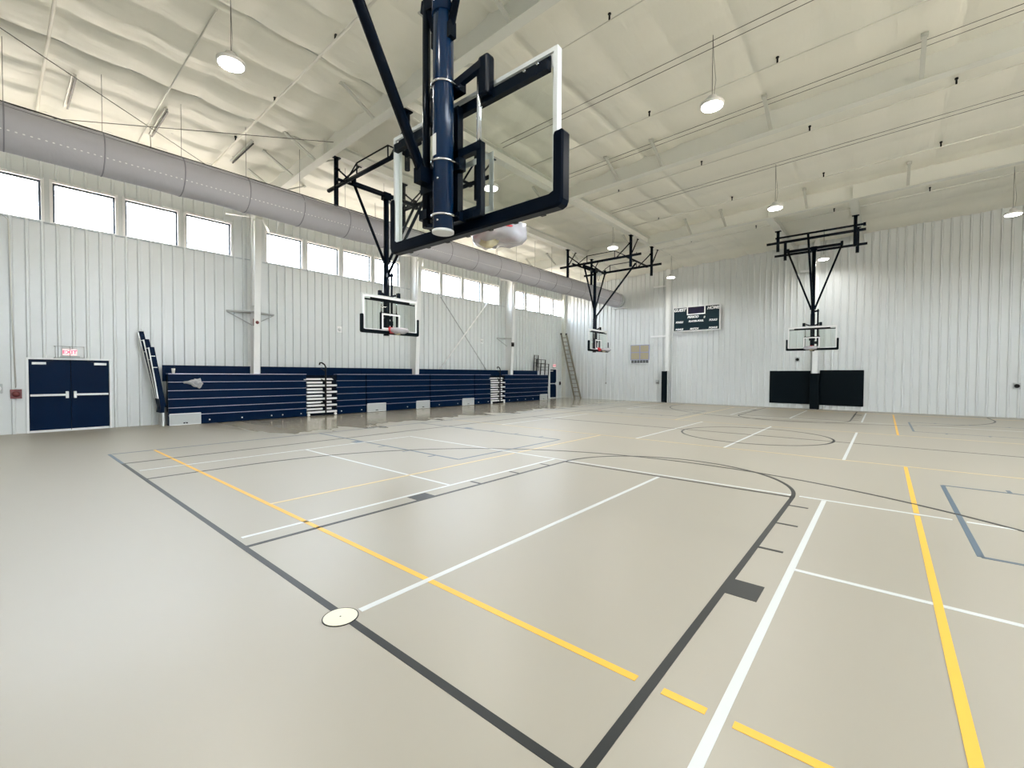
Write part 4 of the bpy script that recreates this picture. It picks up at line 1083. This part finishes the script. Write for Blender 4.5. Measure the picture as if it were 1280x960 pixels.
# ladder in the far corner
def ladder():
    b0, b1 = Vector((-14.38, 25.75, .0)), Vector((-13.98, 25.95, .0)); t0, t1 = Vector((-15.45, 25.55, 4.72)), Vector((-15.25, 25.93, 4.72))
    r = empty('ladder', (-14.2, 25.8, 0)); tag(r, 'tall extension ladder leaning in the far left corner', 'ladder'); off = Vector((14.2, -25.8, 0))
    for a, b in ((b0, t0), (b1, t1)):
        mb = MB(); mb.bar(a + off, b + off, .08, .10); rl = mb.build('side_rail', 'wood', r)
        mb = MB(); q = (b + off); mb.box(q.x - .05, q.x + .05, q.y - .05, q.y + .05, q.z - .06, q.z + .06); mb.build('end_cap', 'black', rl)
    for k in range(15):
        t = (k + .6) / 15.5; mb = MB(); mb.tube([b0.lerp(t0, t) + off, b1.lerp(t1, t) + off], .028, 8); mb.build('rung', 'wood', r)
ladder()

# ---------------------------------------------------------------- world, light, camera
W = bpy.data.worlds.new('daylight'); SC.world = W; W.use_nodes = True
nt = W.node_tree; bg = nt.nodes['Background']
tc = nt.nodes.new('ShaderNodeTexCoord'); sp = nt.nodes.new('ShaderNodeSeparateXYZ'); nt.links.new(tc.outputs['Generated'], sp.inputs[0])
cr = nt.nodes.new('ShaderNodeValToRGB'); e = cr.color_ramp.elements
mr = nt.nodes.new('ShaderNodeMapRange'); mr.inputs[1].default_value = -1; mr.inputs[2].default_value = 1
nt.links.new(sp.outputs['Z'], mr.inputs[0]); nt.links.new(mr.outputs[0], cr.inputs[0])
e[0].position = .0; e[0].color = (.62, .53, .42, 1)
e[1].position = 1.0; e[1].color = (.72, .85, 1.0, 1)
q = cr.color_ramp.elements.new(.49); q.color = (.68, .58, .47, 1)
q = cr.color_ramp.elements.new(.51); q.color = (.92, .96, 1.0, 1)
nt.links.new(cr.outputs[0], bg.inputs[0]); bg.inputs[1].default_value = 22.0

cam = bpy.data.cameras.new('camera'); co = bpy.data.objects.new('camera', cam); COL.objects.link(co)
cam.sensor_width = 36; cam.sensor_fit = 'HORIZONTAL'; cam.lens = 551.136 / 1280 * 36; cam.clip_end = 200; cam.clip_start = .05
yaw, pitch, roll = -.700634, -.0222364, .00501091
fw = Vector((math.sin(yaw) * math.cos(pitch), math.cos(yaw) * math.cos(pitch), math.sin(pitch)))
rt = Vector((math.cos(yaw), -math.sin(yaw), 0)); up = rt.cross(fw)
r2 = rt * math.cos(roll) + up * math.sin(roll); u2 = -rt * math.sin(roll) + up * math.cos(roll)
co.matrix_world = Matrix(((r2.x, u2.x, -fw.x, 2.77241), (r2.y, u2.y, -fw.y, -1.644458), (r2.z, u2.z, -fw.z, 1.741731), (0, 0, 0, 1)))
SC.camera = co

vs = SC.view_settings
vs.view_transform = 'Standard'; vs.look = 'None'; vs.gamma = 1; vs.use_curve_mapping = False; vs.exposure = 0.11
SC.cycles.use_denoising = True
SC.cycles.max_bounces = 8; SC.cycles.diffuse_bounces = 5; SC.cycles.glossy_bounces = 4; SC.cycles.transparent_max_bounces = 12
SC.cycles.sample_clamp_indirect = 6
